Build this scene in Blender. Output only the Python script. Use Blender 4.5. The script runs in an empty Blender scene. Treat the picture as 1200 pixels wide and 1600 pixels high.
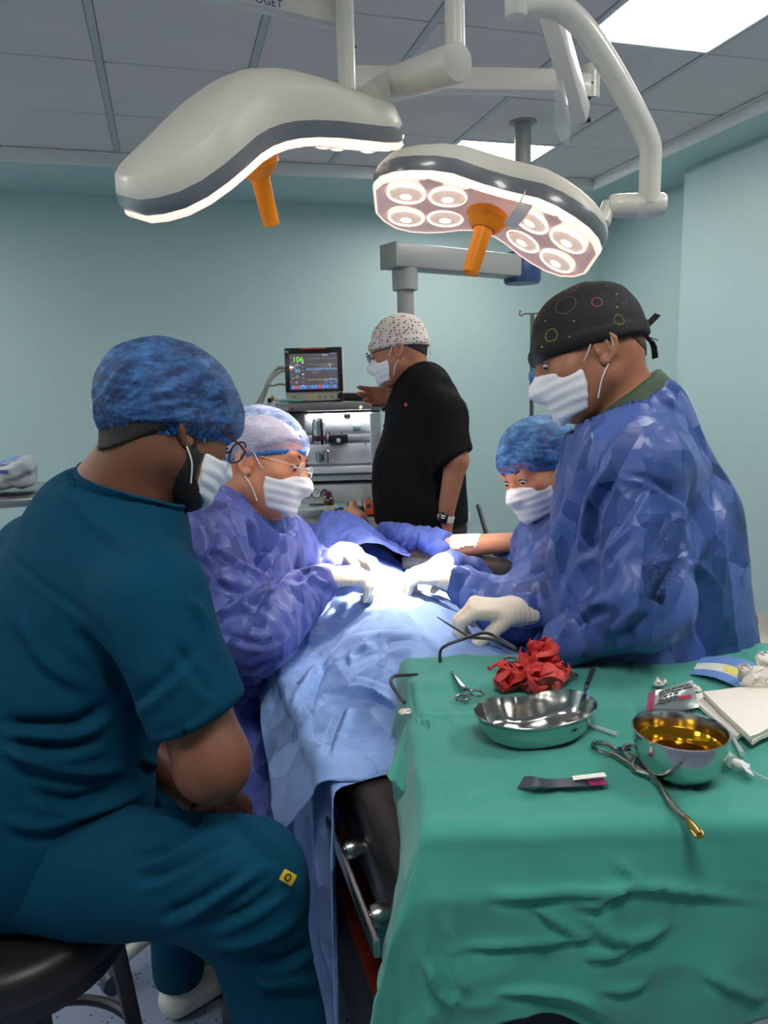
import bpy, bmesh, math, random
import numpy as np
from mathutils import Vector, Matrix

random.seed(7)
scene = bpy.context.scene
COL = scene.collection

# ------------------------------------------------------------------ camera
FPX = 1146.0                       # focal length in pixels of the 1200x1600 frame
CAM_H, PITCH, YAW, ROLL = 1.50, 0.173, 0.282, -0.029
_cp, _sp, _cy, _sy = math.cos(PITCH), math.sin(PITCH), math.cos(YAW), math.sin(YAW)
FW = np.array([_sy * _cp, _cy * _cp, -_sp])
_rt = np.array([_cy, -_sy, 0.0])
_up = np.cross(_rt, FW)
RT = math.cos(ROLL) * _rt + math.sin(ROLL) * _up
UP = -math.sin(ROLL) * _rt + math.cos(ROLL) * _up
CAM = np.array([0, 0, CAM_H])
cd = bpy.data.cameras.new('camera')
cd.sensor_fit = 'VERTICAL'
cd.sensor_height = 36.0
cd.lens = 36.0 * FPX / 1600.0
cd.clip_start = 0.02
cam = bpy.data.objects.new('camera', cd)
COL.objects.link(cam)
cam.matrix_world = Matrix(((RT[0], UP[0], -FW[0], 0), (RT[1], UP[1], -FW[1], 0), (RT[2], UP[2], -FW[2], CAM_H), (0, 0, 0, 1)))
scene.camera = cam

# ------------------------------------------------------------------ light level
world = bpy.data.worlds.new('world')
scene.world = world
world.use_nodes = True
world.node_tree.nodes['Background'].inputs[0].default_value = (0.8, 0.8, 0.8, 1)
world.node_tree.nodes['Background'].inputs[1].default_value = 0.02
scene.view_settings.view_transform = 'Standard'
scene.view_settings.look = 'None'
scene.view_settings.gamma = 1.0
scene.view_settings.use_curve_mapping = False
scene.view_settings.exposure = 0.0
scene.cycles.use_adaptive_sampling = True
scene.cycles.adaptive_threshold = 0.06
scene.cycles.max_bounces = 5
scene.cycles.diffuse_bounces = 3
scene.cycles.glossy_bounces = 3
scene.cycles.transmission_bounces = 4
scene.cycles.transparent_max_bounces = 7
scene.cycles.caustics_reflective = False
scene.cycles.caustics_refractive = False
scene.cycles.sample_clamp_indirect = 6.0
PANEL_STRENGTH = 22.5             # every ceiling panel
LAMP_WATTS = 2000.0               # each surgical light, middle of the beam
LAMP_SPILL = 38.0                 # its softer outer light


def pix(x, y, d):
    """world point seen at pixel x, y at distance d along the view axis"""
    return CAM + (FW + RT * (x - 600) / FPX + UP * (800 - y) / FPX) * d


def pixz(x, y, z):
    r = FW + RT * (x - 600) / FPX + UP * (800 - y) / FPX
    return CAM + r * (z - CAM_H) / r[2]


def V(*a):
    return np.array(a, float)


def unit(v):
    v = np.asarray(v, float)
    return v / (np.linalg.norm(v) + 1e-12)


def srgb(r, g, b):
    def f(c):
        c /= 255.0
        return c / 12.92 if c <= 0.04045 else ((c + 0.055) / 1.055) ** 2.4
    return (f(r), f(g), f(b), 1.0)


# ------------------------------------------------------------------ materials
MATS = {}


class NT:
    def __init__(self, m):
        self.t = m.node_tree
        self.n = self.t.nodes

    def add(self, typ, **kw):
        nd = self.n.new(typ)
        for k, v in kw.items():
            if k.startswith('i_'):
                nd.inputs[k[2:].replace('_', ' ')].default_value = v
            else:
                setattr(nd, k, v)
        return nd

    def link(self, a, b):
        self.t.links.new(a, b)

    def math(self, op, a, b=None, c=None):
        nd = self.n.new('ShaderNodeMath')
        nd.operation = op
        for i, v in enumerate((a, b, c)):
            if v is None:
                continue
            if isinstance(v, (int, float)):
                nd.inputs[i].default_value = v
            else:
                self.link(v, nd.inputs[i])
        return nd.outputs[0]

    def mix(self, fac, a, b):
        nd = self.n.new('ShaderNodeMix')
        nd.data_type = 'RGBA'
        for sock, v in ((nd.inputs[0], fac), (nd.inputs[6], a), (nd.inputs[7], b)):
            if isinstance(v, (int, float)):
                sock.default_value = v
            elif isinstance(v, tuple):
                sock.default_value = v
            else:
                self.link(v, sock)
        return nd.outputs[2]

    def ramp(self, fac, p0, p1):
        nd = self.n.new('ShaderNodeMapRange')
        nd.inputs[1].default_value = p0
        nd.inputs[2].default_value = p1
        self.link(fac, nd.inputs[0])
        return nd.outputs[0]


def mat(name, col, rough=0.5, metal=0.0, spec=0.5, bumps=(), var=None, speck=None, sheen=0.0, coat=0.0,
        trans=0.0, emit=None, sss=0.0, alpha=1.0, aniso=0.0):
    """procedural principled material. bumps: (kind, scale, strength, distance[, stretch xyz]);
    var: (scale, colour 2, amount); speck: (scale, colour, threshold)"""
    m = bpy.data.materials.new(name)
    m.use_nodes = True
    N = NT(m)
    b = N.n['Principled BSDF']
    b.inputs['Roughness'].default_value = rough
    b.inputs['Metallic'].default_value = metal
    b.inputs['Specular IOR Level'].default_value = spec
    b.inputs['Sheen Weight'].default_value = sheen
    b.inputs['Coat Weight'].default_value = coat
    b.inputs['Transmission Weight'].default_value = trans
    b.inputs['Alpha'].default_value = alpha
    if sss:
        b.inputs['Subsurface Weight'].default_value = sss
        b.inputs['Subsurface Radius'].default_value = (0.012, 0.004, 0.002)
        b.inputs['Subsurface Scale'].default_value = 1.0
    if emit:
        b.inputs['Emission Color'].default_value = emit[0]
        b.inputs['Emission Strength'].default_value = emit[1]
        if emit[1] < 8:
            m.cycles.emission_sampling = 'NONE'
    tc = N.add('ShaderNodeTexCoord')
    cur = col
    if var:
        nz = N.add('ShaderNodeTexNoise', i_Scale=var[0], i_Detail=5.0)
        N.link(tc.outputs['Object'], nz.inputs['Vector'])
        cur = N.mix(N.math('MULTIPLY', N.ramp(nz.outputs[0], 0.35, 0.65), var[2]), cur, var[1])
    if speck:
        vz = N.add('ShaderNodeTexVoronoi', i_Scale=speck[0])
        N.link(tc.outputs['Object'], vz.inputs['Vector'])
        cur = N.mix(N.math('LESS_THAN', vz.outputs['Distance'], speck[2]), cur, speck[1])
    if isinstance(cur, tuple):
        b.inputs['Base Color'].default_value = cur
    else:
        N.link(cur, b.inputs['Base Color'])
    last = None
    for bp in bumps:
        kind, sc, st, dist = bp[:4]
        mp = N.add('ShaderNodeMapping')
        N.link(tc.outputs['Object'], mp.inputs[0])
        mp.inputs['Scale'].default_value = bp[4] if len(bp) > 4 else (1, 1, 1)
        if kind in ('crumple', 'crease'):
            nz = N.add('ShaderNodeTexNoise', i_Scale=sc * 0.8, i_Detail=2.0)
            N.link(mp.outputs[0], nz.inputs['Vector'])
            ad = N.add('ShaderNodeVectorMath', operation='MULTIPLY_ADD')
            N.link(nz.outputs['Color'], ad.inputs[0])
            ad.inputs[1].default_value = (1.2 / sc,) * 3
            N.link(mp.outputs[0], ad.inputs[2])
            vz = N.add('ShaderNodeTexVoronoi', i_Scale=sc)
            vz.feature = 'F1' if kind == 'crumple' else 'SMOOTH_F1'
            N.link(ad.outputs[0], vz.inputs['Vector'])
            hgt = vz.outputs['Distance']
        elif kind == 'facet':
            # flat panels with a tilt of their own, meeting in straight creases
            vz = N.add('ShaderNodeTexVoronoi', i_Scale=sc)
            N.link(mp.outputs[0], vz.inputs['Vector'])
            dp = N.add('ShaderNodeVectorMath', operation='SUBTRACT')
            N.link(mp.outputs[0], dp.inputs[0])
            N.link(vz.outputs['Position'], dp.inputs[1])
            dc = N.add('ShaderNodeVectorMath', operation='SUBTRACT')
            N.link(vz.outputs['Color'], dc.inputs[0])
            dc.inputs[1].default_value = (0.5, 0.5, 0.5)
            dt = N.add('ShaderNodeVectorMath', operation='DOT_PRODUCT')
            N.link(dp.outputs[0], dt.inputs[0])
            N.link(dc.outputs[0], dt.inputs[1])
            hgt = dt.outputs['Value']
        elif kind == 'fold':
            hgt = None
            for q in range(3):
                m2 = N.add('ShaderNodeMapping')
                m2.inputs['Rotation'].default_value = (0.6 + 1.9 * q, 1.1 * q + 0.4, 2.3 * q)
                m2.inputs['Location'].default_value = (3.1 * q, 1.7 * q, 0.9 * q)
                N.link(mp.outputs[0], m2.inputs[0])
                wv = N.add('ShaderNodeTexWave', i_Scale=sc * (0.22 + 0.07 * q), i_Distortion=2.2, i_Detail=1.5)
                wv.inputs['Detail Scale'].default_value = 0.7
                wv.wave_profile = 'TRI'
                N.link(m2.outputs[0], wv.inputs['Vector'])
                nz = N.add('ShaderNodeTexNoise', i_Scale=sc * 0.6, i_Detail=1.0)
                N.link(m2.outputs[0], nz.inputs['Vector'])
                pr = N.math('MULTIPLY', wv.outputs['Fac'], N.ramp(nz.outputs[0], 0.42, 0.6))
                hgt = pr if hgt is None else N.math('ADD', hgt, pr)
        elif kind == 'wave':
            wv = N.add('ShaderNodeTexWave', i_Scale=sc, i_Distortion=1.0)
            N.link(mp.outputs[0], wv.inputs['Vector'])
            hgt = wv.outputs['Fac']
        elif kind == 'dots':
            vz = N.add('ShaderNodeTexVoronoi', i_Scale=sc)
            N.link(mp.outputs[0], vz.inputs['Vector'])
            hgt = vz.outputs['Distance']
        else:
            nz = N.add('ShaderNodeTexNoise', i_Scale=sc, i_Detail=6.0)
            N.link(mp.outputs[0], nz.inputs['Vector'])
            hgt = nz.outputs[0]
        bn = N.add('ShaderNodeBump', i_Strength=st, i_Distance=dist)
        N.link(hgt, bn.inputs['Height'])
        if last is not None:
            N.link(last, bn.inputs['Normal'])
        last = bn.outputs[0]
    if last is not None:
        N.link(last, b.inputs['Normal'])
    MATS[name] = m
    return m


# ------------------------------------------------------------------ mesh pieces: every helper returns (verts, faces)
def merge(*parts):
    vs, fs, n = [], [], 0
    for v, f in parts:
        v = np.asarray(v, float)
        vs.append(v)
        if isinstance(f, np.ndarray):
            fs += (f + n).tolist()
        else:
            fs += [[i + n for i in q] for q in f]
        n += len(v)
    return np.concatenate(vs), fs


def frame(z, x=None):
    """3x3 with columns x, y, z"""
    z = unit(z)
    if x is None:
        x = V(1, 0, 0) if abs(z[0]) < 0.9 else V(0, 1, 0)
    x = np.asarray(x, float)
    x = unit(x - z * (x @ z))
    return np.column_stack([x, np.cross(z, x), z])


def box(c, s, R=None, bev=0.0, seg=2):
    bm = bmesh.new()
    bmesh.ops.create_cube(bm, size=1.0)
    for v in bm.verts:
        v.co = Vector((v.co.x * s[0], v.co.y * s[1], v.co.z * s[2]))
    if bev > 0:
        bmesh.ops.bevel(bm, geom=bm.edges[:], offset=bev, segments=seg, profile=0.5, affect='EDGES')
    bm.verts.ensure_lookup_table()
    bm.verts.index_update()
    vs = np.array([v.co[:] for v in bm.verts])
    fs = [[v.index for v in f.verts] for f in bm.faces]
    bm.free()
    if R is not None:
        vs = vs @ np.asarray(R).T
    return vs + np.asarray(c, float), fs


def box2(lo, hi, bev=0.0):
    lo, hi = np.asarray(lo, float), np.asarray(hi, float)
    return box((lo + hi) / 2, hi - lo, None, bev)


def loft(loops, cap=(True, True), closed=True):
    n = len(loops[0])
    vs = np.concatenate([np.asarray(l, float) for l in loops])
    fs = []
    for k in range(len(loops) - 1):
        for i in range(n if closed else n - 1):
            j = (i + 1) % n
            fs.append([k * n + i, k * n + j, (k + 1) * n + j, (k + 1) * n + i])
    if cap[0]:
        fs.append(list(range(n))[::-1])
    if cap[1]:
        fs.append([(len(loops) - 1) * n + i for i in range(n)])
    return vs, fs


def cyl(a, b, r1, r2=None, n=20, cap=True):
    a, b = np.asarray(a, float), np.asarray(b, float)
    r2 = r1 if r2 is None else r2
    F = frame(b - a)
    t = np.linspace(0, 2 * np.pi, n, endpoint=False)
    ring = np.outer(np.cos(t), F[:, 0]) + np.outer(np.sin(t), F[:, 1])
    return loft([a + ring * r1, b + ring * r2], (cap, cap))


def lathe(prof, c, axis=(0, 0, 1), n=32, cap=(False, False), xdir=None):
    """prof: (radius, height) pairs"""
    F = frame(axis, xdir)
    t = np.linspace(0, 2 * np.pi, n, endpoint=False)
    ring = np.outer(np.cos(t), F[:, 0]) + np.outer(np.sin(t), F[:, 1])
    return loft([np.asarray(c, float) + ring * max(r, 1e-5) + F[:, 2] * h for r, h in prof], cap)


def smooth_path(pts, n=40):
    """Catmull-Rom through the points"""
    p = [np.asarray(q, float) for q in pts]
    p = [2 * p[0] - p[1]] + p + [2 * p[-1] - p[-2]]
    out = []
    m = len(p) - 3
    for i in range(m):
        k = max(2, n // m)
        for t in np.linspace(0, 1, k, endpoint=(i == m - 1)):
            a, b, c, d = p[i:i + 4]
            out.append(0.5 * ((2 * b) + (-a + c) * t + (2 * a - 5 * b + 4 * c - d) * t ** 2 + (-a + 3 * b - 3 * c + d) * t ** 3))
    return np.array(out)


def tube(path, r, n=10, cap=True):
    path = np.asarray(path, float)
    m = len(path)
    rs = np.broadcast_to(np.asarray(r, float), (m,))
    tan = np.gradient(path, axis=0)
    x = None
    t = np.linspace(0, 2 * np.pi, n, endpoint=False)
    loops = []
    for i in range(m):
        F = frame(tan[i], x)
        x = F[:, 0]
        loops.append(path[i] + (np.outer(np.cos(t), F[:, 0]) + np.outer(np.sin(t), F[:, 1])) * rs[i])
    return loft(loops, (cap, cap))


def ribbon(path, w, th, side):
    """flat strip along a path; side: width direction"""
    path = np.asarray(path, float)
    tan = np.gradient(path, axis=0)
    loops = []
    sd = np.broadcast_to(np.asarray(side, float), path.shape)
    for i in range(len(path)):
        s = unit(sd[i] - tan[i] * (sd[i] @ tan[i]) / (tan[i] @ tan[i]))
        nn = unit(np.cross(tan[i], s))
        loops.append([path[i] + s * w / 2 + nn * th / 2, path[i] - s * w / 2 + nn * th / 2,
                      path[i] - s * w / 2 - nn * th / 2, path[i] + s * w / 2 - nn * th / 2])
    return loft(loops)


def ellipsoid(c, r, R=None, nu=20, nv=12):
    v = np.linspace(-np.pi / 2, np.pi / 2, nv)
    prof = [(max(math.cos(a), 1e-4), math.sin(a)) for a in v]
    vs, fs = lathe(prof, (0, 0, 0), n=nu, cap=(True, True))
    vs = vs * np.asarray(r, float)
    if R is not None:
        vs = vs @ np.asarray(R).T
    return vs + np.asarray(c, float), fs


def torus(c, R0, r, axis=(0, 0, 1), n=28, m=8, sx=1.0, xdir=None):
    F = frame(axis, xdir)
    t = np.linspace(0, 2 * np.pi, n, endpoint=False)
    loops = []
    for a in t:
        e = F[:, 0] * math.cos(a) * sx + F[:, 1] * math.sin(a)
        p = np.asarray(c, float) + e * R0
        e1 = unit(F[:, 0] * math.cos(a) + F[:, 1] * math.sin(a))
        loops.append([p + e1 * r * math.cos(b) + F[:, 2] * r * math.sin(b) for b in np.linspace(0, 2 * np.pi, m, endpoint=False)])
    loops.append(loops[0])
    vs, fs = loft(loops, (False, False))
    k = len(vs) - m
    return vs[:k], [[i % k for i in f] for f in fs]


def prism(poly, n, th):
    """flat polygon of 3d points extruded by th along n"""
    p = np.asarray(poly, float)
    return loft([p, p + unit(n) * th])


def gridmesh(P):
    """P: (a, b, 3) array of points"""
    a, b = P.shape[:2]
    idx = np.arange(a * b).reshape(a, b)
    f = np.stack([idx[:-1, :-1], idx[1:, :-1], idx[1:, 1:], idx[:-1, 1:]], -1).reshape(-1, 4)
    return P.reshape(-1, 3), f


def thicken(P, th):
    """closed thin slab from a grid of points, so that a cloth has two sides and an edge"""
    a, b = P.shape[:2]
    du = np.gradient(P, axis=0)
    dv = np.gradient(P, axis=1)
    nn = np.cross(du, dv)
    nn /= np.linalg.norm(nn, axis=2, keepdims=True) + 1e-9
    Q = P - nn * th
    idx = np.arange(a * b).reshape(a, b)
    top = np.stack([idx[:-1, :-1], idx[1:, :-1], idx[1:, 1:], idx[:-1, 1:]], -1).reshape(-1, 4)
    bot = top[:, ::-1] + a * b
    loop = np.concatenate([idx[0, :-1], idx[:-1, -1], idx[-1, :0:-1], idx[:0:-1, 0]])
    nx = np.roll(loop, -1)
    side = np.stack([loop, nx, nx + a * b, loop + a * b], -1)
    return np.concatenate([P.reshape(-1, 3), Q.reshape(-1, 3)]), np.concatenate([top, bot, side])


# ------------------------------------------------------------------ objects
ORG = {}


def new_mesh(name, geo, material, smooth=40, off=(0, 0, 0)):
    vs, fs = geo
    vs = np.asarray(vs, float) - np.asarray(off, float)
    me = bpy.data.meshes.new(name)
    if isinstance(fs, np.ndarray) and fs.ndim == 2:
        k = fs.shape[1]
        me.vertices.add(len(vs))
        me.vertices.foreach_set('co', vs.astype(np.float32).ravel())
        me.loops.add(fs.size)
        me.loops.foreach_set('vertex_index', fs.astype(np.int32).ravel())
        me.polygons.add(len(fs))
        me.polygons.foreach_set('loop_start', np.arange(0, fs.size, k, dtype=np.int32))
        me.update(calc_edges=True)
        me.validate()
    else:
        me.from_pydata(vs.tolist(), [], [list(map(int, f)) for f in fs])
        me.update()
    if smooth:
        me.polygons.foreach_set('use_smooth', np.ones(len(me.polygons), bool))
        if smooth < 180:
            me.set_sharp_from_angle(angle=math.radians(smooth))
    if material is not None:
        me.materials.append(MATS[material] if isinstance(material, str) else material)
    return me


def tag(o, label=None, cat=None, group=None, kind=None):
    for k, v in (('label', label), ('category', cat), ('group', group), ('kind', kind)):
        if v:
            o[k] = v
    return o


def thing(name, label, cat, base, group=None):
    """an Empty at the base of a thing that parents its parts"""
    o = bpy.data.objects.new(name, None)
    o.empty_display_size = 0.05
    COL.objects.link(o)
    o.location = [float(c) for c in base]
    ORG[o] = np.asarray(base, float)
    return tag(o, label, cat, group)


def part(name, geo, material, parent, smooth=40, label=None, kind=None):
    """one mesh in world coordinates as a child of a thing or of a part"""
    off = ORG[parent]
    o = bpy.data.objects.new(name, new_mesh(name, geo, material, smooth, off))
    COL.objects.link(o)
    o.parent = parent
    ORG[o] = off
    return tag(o, label, None, None, kind)


def single(name, geo, material, label, cat, group=None, smooth=40, kind=None):
    """a thing that is one mesh, its origin under its middle"""
    vs = np.asarray(geo[0])
    base = np.array([(vs[:, 0].min() + vs[:, 0].max()) / 2, (vs[:, 1].min() + vs[:, 1].max()) / 2, vs[:, 2].min()])
    o = bpy.data.objects.new(name, new_mesh(name, geo, material, smooth, base))
    COL.objects.link(o)
    o.location = base
    ORG[o] = base
    return tag(o, label, cat, group, kind)


def struct(name, geo, material, smooth=40, label=None):
    o = bpy.data.objects.new(name, new_mesh(name, geo, material, smooth))
    COL.objects.link(o)
    ORG[o] = np.zeros(3)
    o['kind'] = 'structure'
    if label:
        o['label'] = label
    return o


def text_geo(s, size, origin, right, up, depth=0.0004):
    """lettering as thin solid letters: lower left at origin"""
    cu = bpy.data.curves.new('lettering', 'FONT')
    cu.body = s
    cu.size = size
    cu.extrude = depth
    cu.resolution_u = 3
    to = bpy.data.objects.new('lettering', cu)
    COL.objects.link(to)
    dg = bpy.context.evaluated_depsgraph_get()
    me = bpy.data.meshes.new_from_object(to.evaluated_get(dg))
    vs = np.array([v.co[:] for v in me.vertices])
    fs = [list(p.vertices) for p in me.polygons]
    bpy.data.objects.remove(to)
    bpy.data.curves.remove(cu)
    bpy.data.meshes.remove(me)
    right, up = unit(right), unit(up)
    nn = np.cross(right, up)
    return np.asarray(origin, float) + vs[:, :1] * right + vs[:, 1:2] * up + vs[:, 2:3] * nn, fs


# ------------------------------------------------------------------ noise for folds
_rng = np.random.default_rng(11)
_perm = np.concatenate([_rng.permutation(256)] * 3)
_val = _rng.random(256) * 2 - 1


def noise3(p):
    p = np.asarray(p, float)
    i = np.floor(p).astype(int)
    f = p - i
    u = f * f * (3 - 2 * f)
    i &= 255
    out = 0
    for dx in (0, 1):
        wx = u[..., 0] if dx else 1 - u[..., 0]
        for dy in (0, 1):
            wy = u[..., 1] if dy else 1 - u[..., 1]
            for dz in (0, 1):
                wz = u[..., 2] if dz else 1 - u[..., 2]
                h = _val[_perm[_perm[_perm[(i[..., 0] + dx) & 255] + ((i[..., 1] + dy) & 255)] + ((i[..., 2] + dz) & 255)]]
                out = out + wx * wy * wz * h
    return out


def fbm(p, oct=3):
    p = np.asarray(p, float)
    a, s, o = 1.0, 0.0, 0.0
    for k in range(oct):
        o = o + a * noise3(p * 2 ** k + 17.3 * k)
        s += a
        a *= 0.5
    return o / s


def strokes(lst):
    """fold lines drawn along polylines seen in the photo: (pixel points, height, half width in pixels)"""
    def fn(v, n):
        q = v - CAM
        d = q @ FW
        x, y = 600 + FPX * (q @ RT) / d, 800 - FPX * (q @ UP) / d
        face = np.clip(-(q * n).sum(1) / np.linalg.norm(q, axis=1) * 4, 0, 1)
        out = np.zeros(len(v))
        for pts, amp, w in lst:
            p = smooth_path([V(a, b, 0) for a, b in pts], 8 * (len(pts) - 1))[:, :2]
            box_ = (x > p[:, 0].min() - 4 * w) & (x < p[:, 0].max() + 4 * w) & (y > p[:, 1].min() - 4 * w) & (y < p[:, 1].max() + 4 * w)
            ix = np.flatnonzero(box_)
            if not len(ix):
                continue
            best = np.full(len(ix), 1e9)
            sgn = np.zeros(len(ix))
            par = np.zeros(len(ix))
            m = len(p) - 1
            for i in range(m):
                a, b = p[i], p[i + 1]
                ab = b - a
                L2 = ab @ ab + 1e-9
                qx, qy = x[ix] - a[0], y[ix] - a[1]
                t = np.clip((qx * ab[0] + qy * ab[1]) / L2, 0, 1)
                dx, dy = qx - t * ab[0], qy - t * ab[1]
                dd = np.hypot(dx, dy)
                k = dd < best
                best[k] = dd[k]
                sgn[k] = np.sign(ab[0] * dy[k] - ab[1] * dx[k])
                par[k] = (i + t[k]) / m
            tap = np.clip(np.minimum(par, 1 - par) * 5, 0, 1)
            s = best * sgn / w
            out[ix] += amp * tap * (np.exp(-np.abs(s) ** 1.3 * 1.2) - .55 * np.exp(-((s - 1.9) ** 2)))
        return out * face
    return fn


def ridged(p, oct=2):
    """sharp creases, 0..1"""
    p = np.asarray(p, float)
    a, s, o = 1.0, 0.0, 0.0
    for k in range(oct):
        o = o + a * (1 - np.abs(noise3(p * 2 ** k + 31.7 * k)) * 1.9)
        s += a
        a *= 0.55
    return np.clip(o / s, -1, 1)


def facets(p, cell, seed=0):
    """crumpled-foil relief: piecewise slopes per Voronoi cell. returns about -1..1"""
    q = np.asarray(p, float) / cell
    b = np.floor(q).astype(int)
    best = np.full(q.shape[0], 1e9)
    bh = np.zeros(q.shape[0])
    for dx in (-1, 0, 1):
        for dy in (-1, 0, 1):
            for dz in (-1, 0, 1):
                c = b + (dx, dy, dz)
                m = c & 255
                h = _perm[_perm[_perm[m[:, 0]] + m[:, 1]] + ((m[:, 2] + seed) & 255)]
                j = np.stack([_val[h], _val[(h + 71) & 255], _val[(h + 137) & 255]], -1) * 0.45 + 0.5
                d = q - (c + j)
                dd = (d * d).sum(1)
                k = dd < best
                best[k] = dd[k]
                bh[k] = np.sqrt(dd[k])
    return 1 - 1.6 * bh


_fr = np.random.default_rng(5)
_FD = _fr.normal(size=(64, 3))
_FD /= np.linalg.norm(_FD, axis=1, keepdims=True)
_FP = _fr.random((64, 3))


def creases(v, seed, freq, n=5, warp=.25, st=(1, 1, 1)):
    """straight-edged crumple relief: triangle waves in random directions, each confined to patches. about -.5...5"""
    st = V(*st)
    w = v * st
    w = w + warp / freq * np.stack([noise3(v * freq * .7 + seed), noise3(v * freq * .7 + seed + 9), noise3(v * freq * .7 + seed + 5)], 1)
    out = 0
    for i in range(n):
        k = (int(seed) + i * 7) % 64
        ph = w @ unit(_FD[k] * np.sqrt(st)) * freq * (.7 + .6 * _FP[k, 0]) + _FP[k, 1]
        tri = np.abs(ph - np.round(ph)) * 2            # 0..1, sharp at both ends
        msk = np.clip(noise3(v * freq * .45 + _FP[k] * 50) * 2.2 + .45, 0, 1)
        out = out + (tri - .5) * msk
    return out / (n ** .5)


# ------------------------------------------------------------------ signed-distance modelling for bodies and clothes
class Field:
    def __init__(self, k=0.02):
        self.ops = []
        self.k = k

    def _add(self, fn, c, rad, k, mode=0):
        self.ops.append((fn, np.asarray(c, float), float(rad), self.k if k is None else k, mode))
        return self

    def cap(self, a, b, ra, rb=None, k=None, flat=None, mode=0):
        """tapered capsule; flat=(axis, factor) squeezes it along an axis"""
        a, b = np.asarray(a, float), np.asarray(b, float)
        rb = ra if rb is None else rb
        ab = b - a
        L2 = ab @ ab + 1e-12
        if flat is not None:
            ax, fa = unit(flat[0]), flat[1]

        def fn(p):
            q = p - a
            t = np.clip(q @ ab / L2, 0, 1)
            w = q - t[:, None] * ab
            if flat is not None:
                w = w + np.outer(w @ ax * (fa - 1), ax)
            return np.sqrt((w * w).sum(1)) - (ra + (rb - ra) * t)
        return self._add(fn, (a + b) / 2, math.sqrt(L2) / 2 + max(ra, rb), k, mode)

    def ell(self, c, r, R=None, k=None, mode=0):
        c, r = np.asarray(c, float), np.asarray(r, float)
        M = np.eye(3) if R is None else np.asarray(R)

        def fn(p):
            q = (p - c) @ M
            k0 = np.sqrt(((q / r) ** 2).sum(1))
            k1 = np.sqrt(((q / r ** 2) ** 2).sum(1)) + 1e-9
            return k0 * (k0 - 1) / k1
        return self._add(fn, c, r.max(), k, mode)

    def rbox(self, c, s, rad, R=None, k=None, mode=0):
        c, s = np.asarray(c, float), np.asarray(s, float) / 2 - rad
        M = np.eye(3) if R is None else np.asarray(R)

        def fn(p):
            q = np.abs((p - c) @ M) - s
            return np.sqrt((np.maximum(q, 0) ** 2).sum(1)) + np.minimum(q.max(1), 0) - rad
        return self._add(fn, c, np.linalg.norm(s) + rad, k, mode)

    def cut(self, *a, kind='ell', **kw):
        getattr(self, kind)(*a, mode=1, **kw)
        return self

    def __call__(self, p, cull=False):
        d = np.full(len(p), 0.5)
        for fn, c, rad, k, mode in self.ops:
            if cull:
                ix = np.flatnonzero(((p - c) ** 2).sum(1) < (rad + k + 0.06) ** 2)
                if not len(ix):
                    continue
                q, cur = p[ix], d[ix]
            else:
                ix, q, cur = slice(None), p, d
            v = fn(q)
            if mode == 1:
                h = np.clip(0.5 - 0.5 * (cur + v) / k, 0, 1)
                d[ix] = cur + (-v - cur) * h + k * h * (1 - h)
            else:
                h = np.clip(0.5 + 0.5 * (cur - v) / k, 0, 1)
                d[ix] = cur + (v - cur) * h - k * h * (1 - h)
        return d

    def bounds(self, pad=0.03):
        lo = np.min([c - r for f, c, r, k, m in self.ops if m == 0], axis=0) - pad
        hi = np.max([c + r for f, c, r, k, m in self.ops if m == 0], axis=0) + pad
        return lo, hi


_CORN = np.array([[i, j, k] for i in (0, 1) for j in (0, 1) for k in (0, 1)])
_EDG = [(a, b) for a in range(8) for b in range(a + 1, 8) if np.abs(_CORN[a] - _CORN[b]).sum() == 1]


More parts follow.
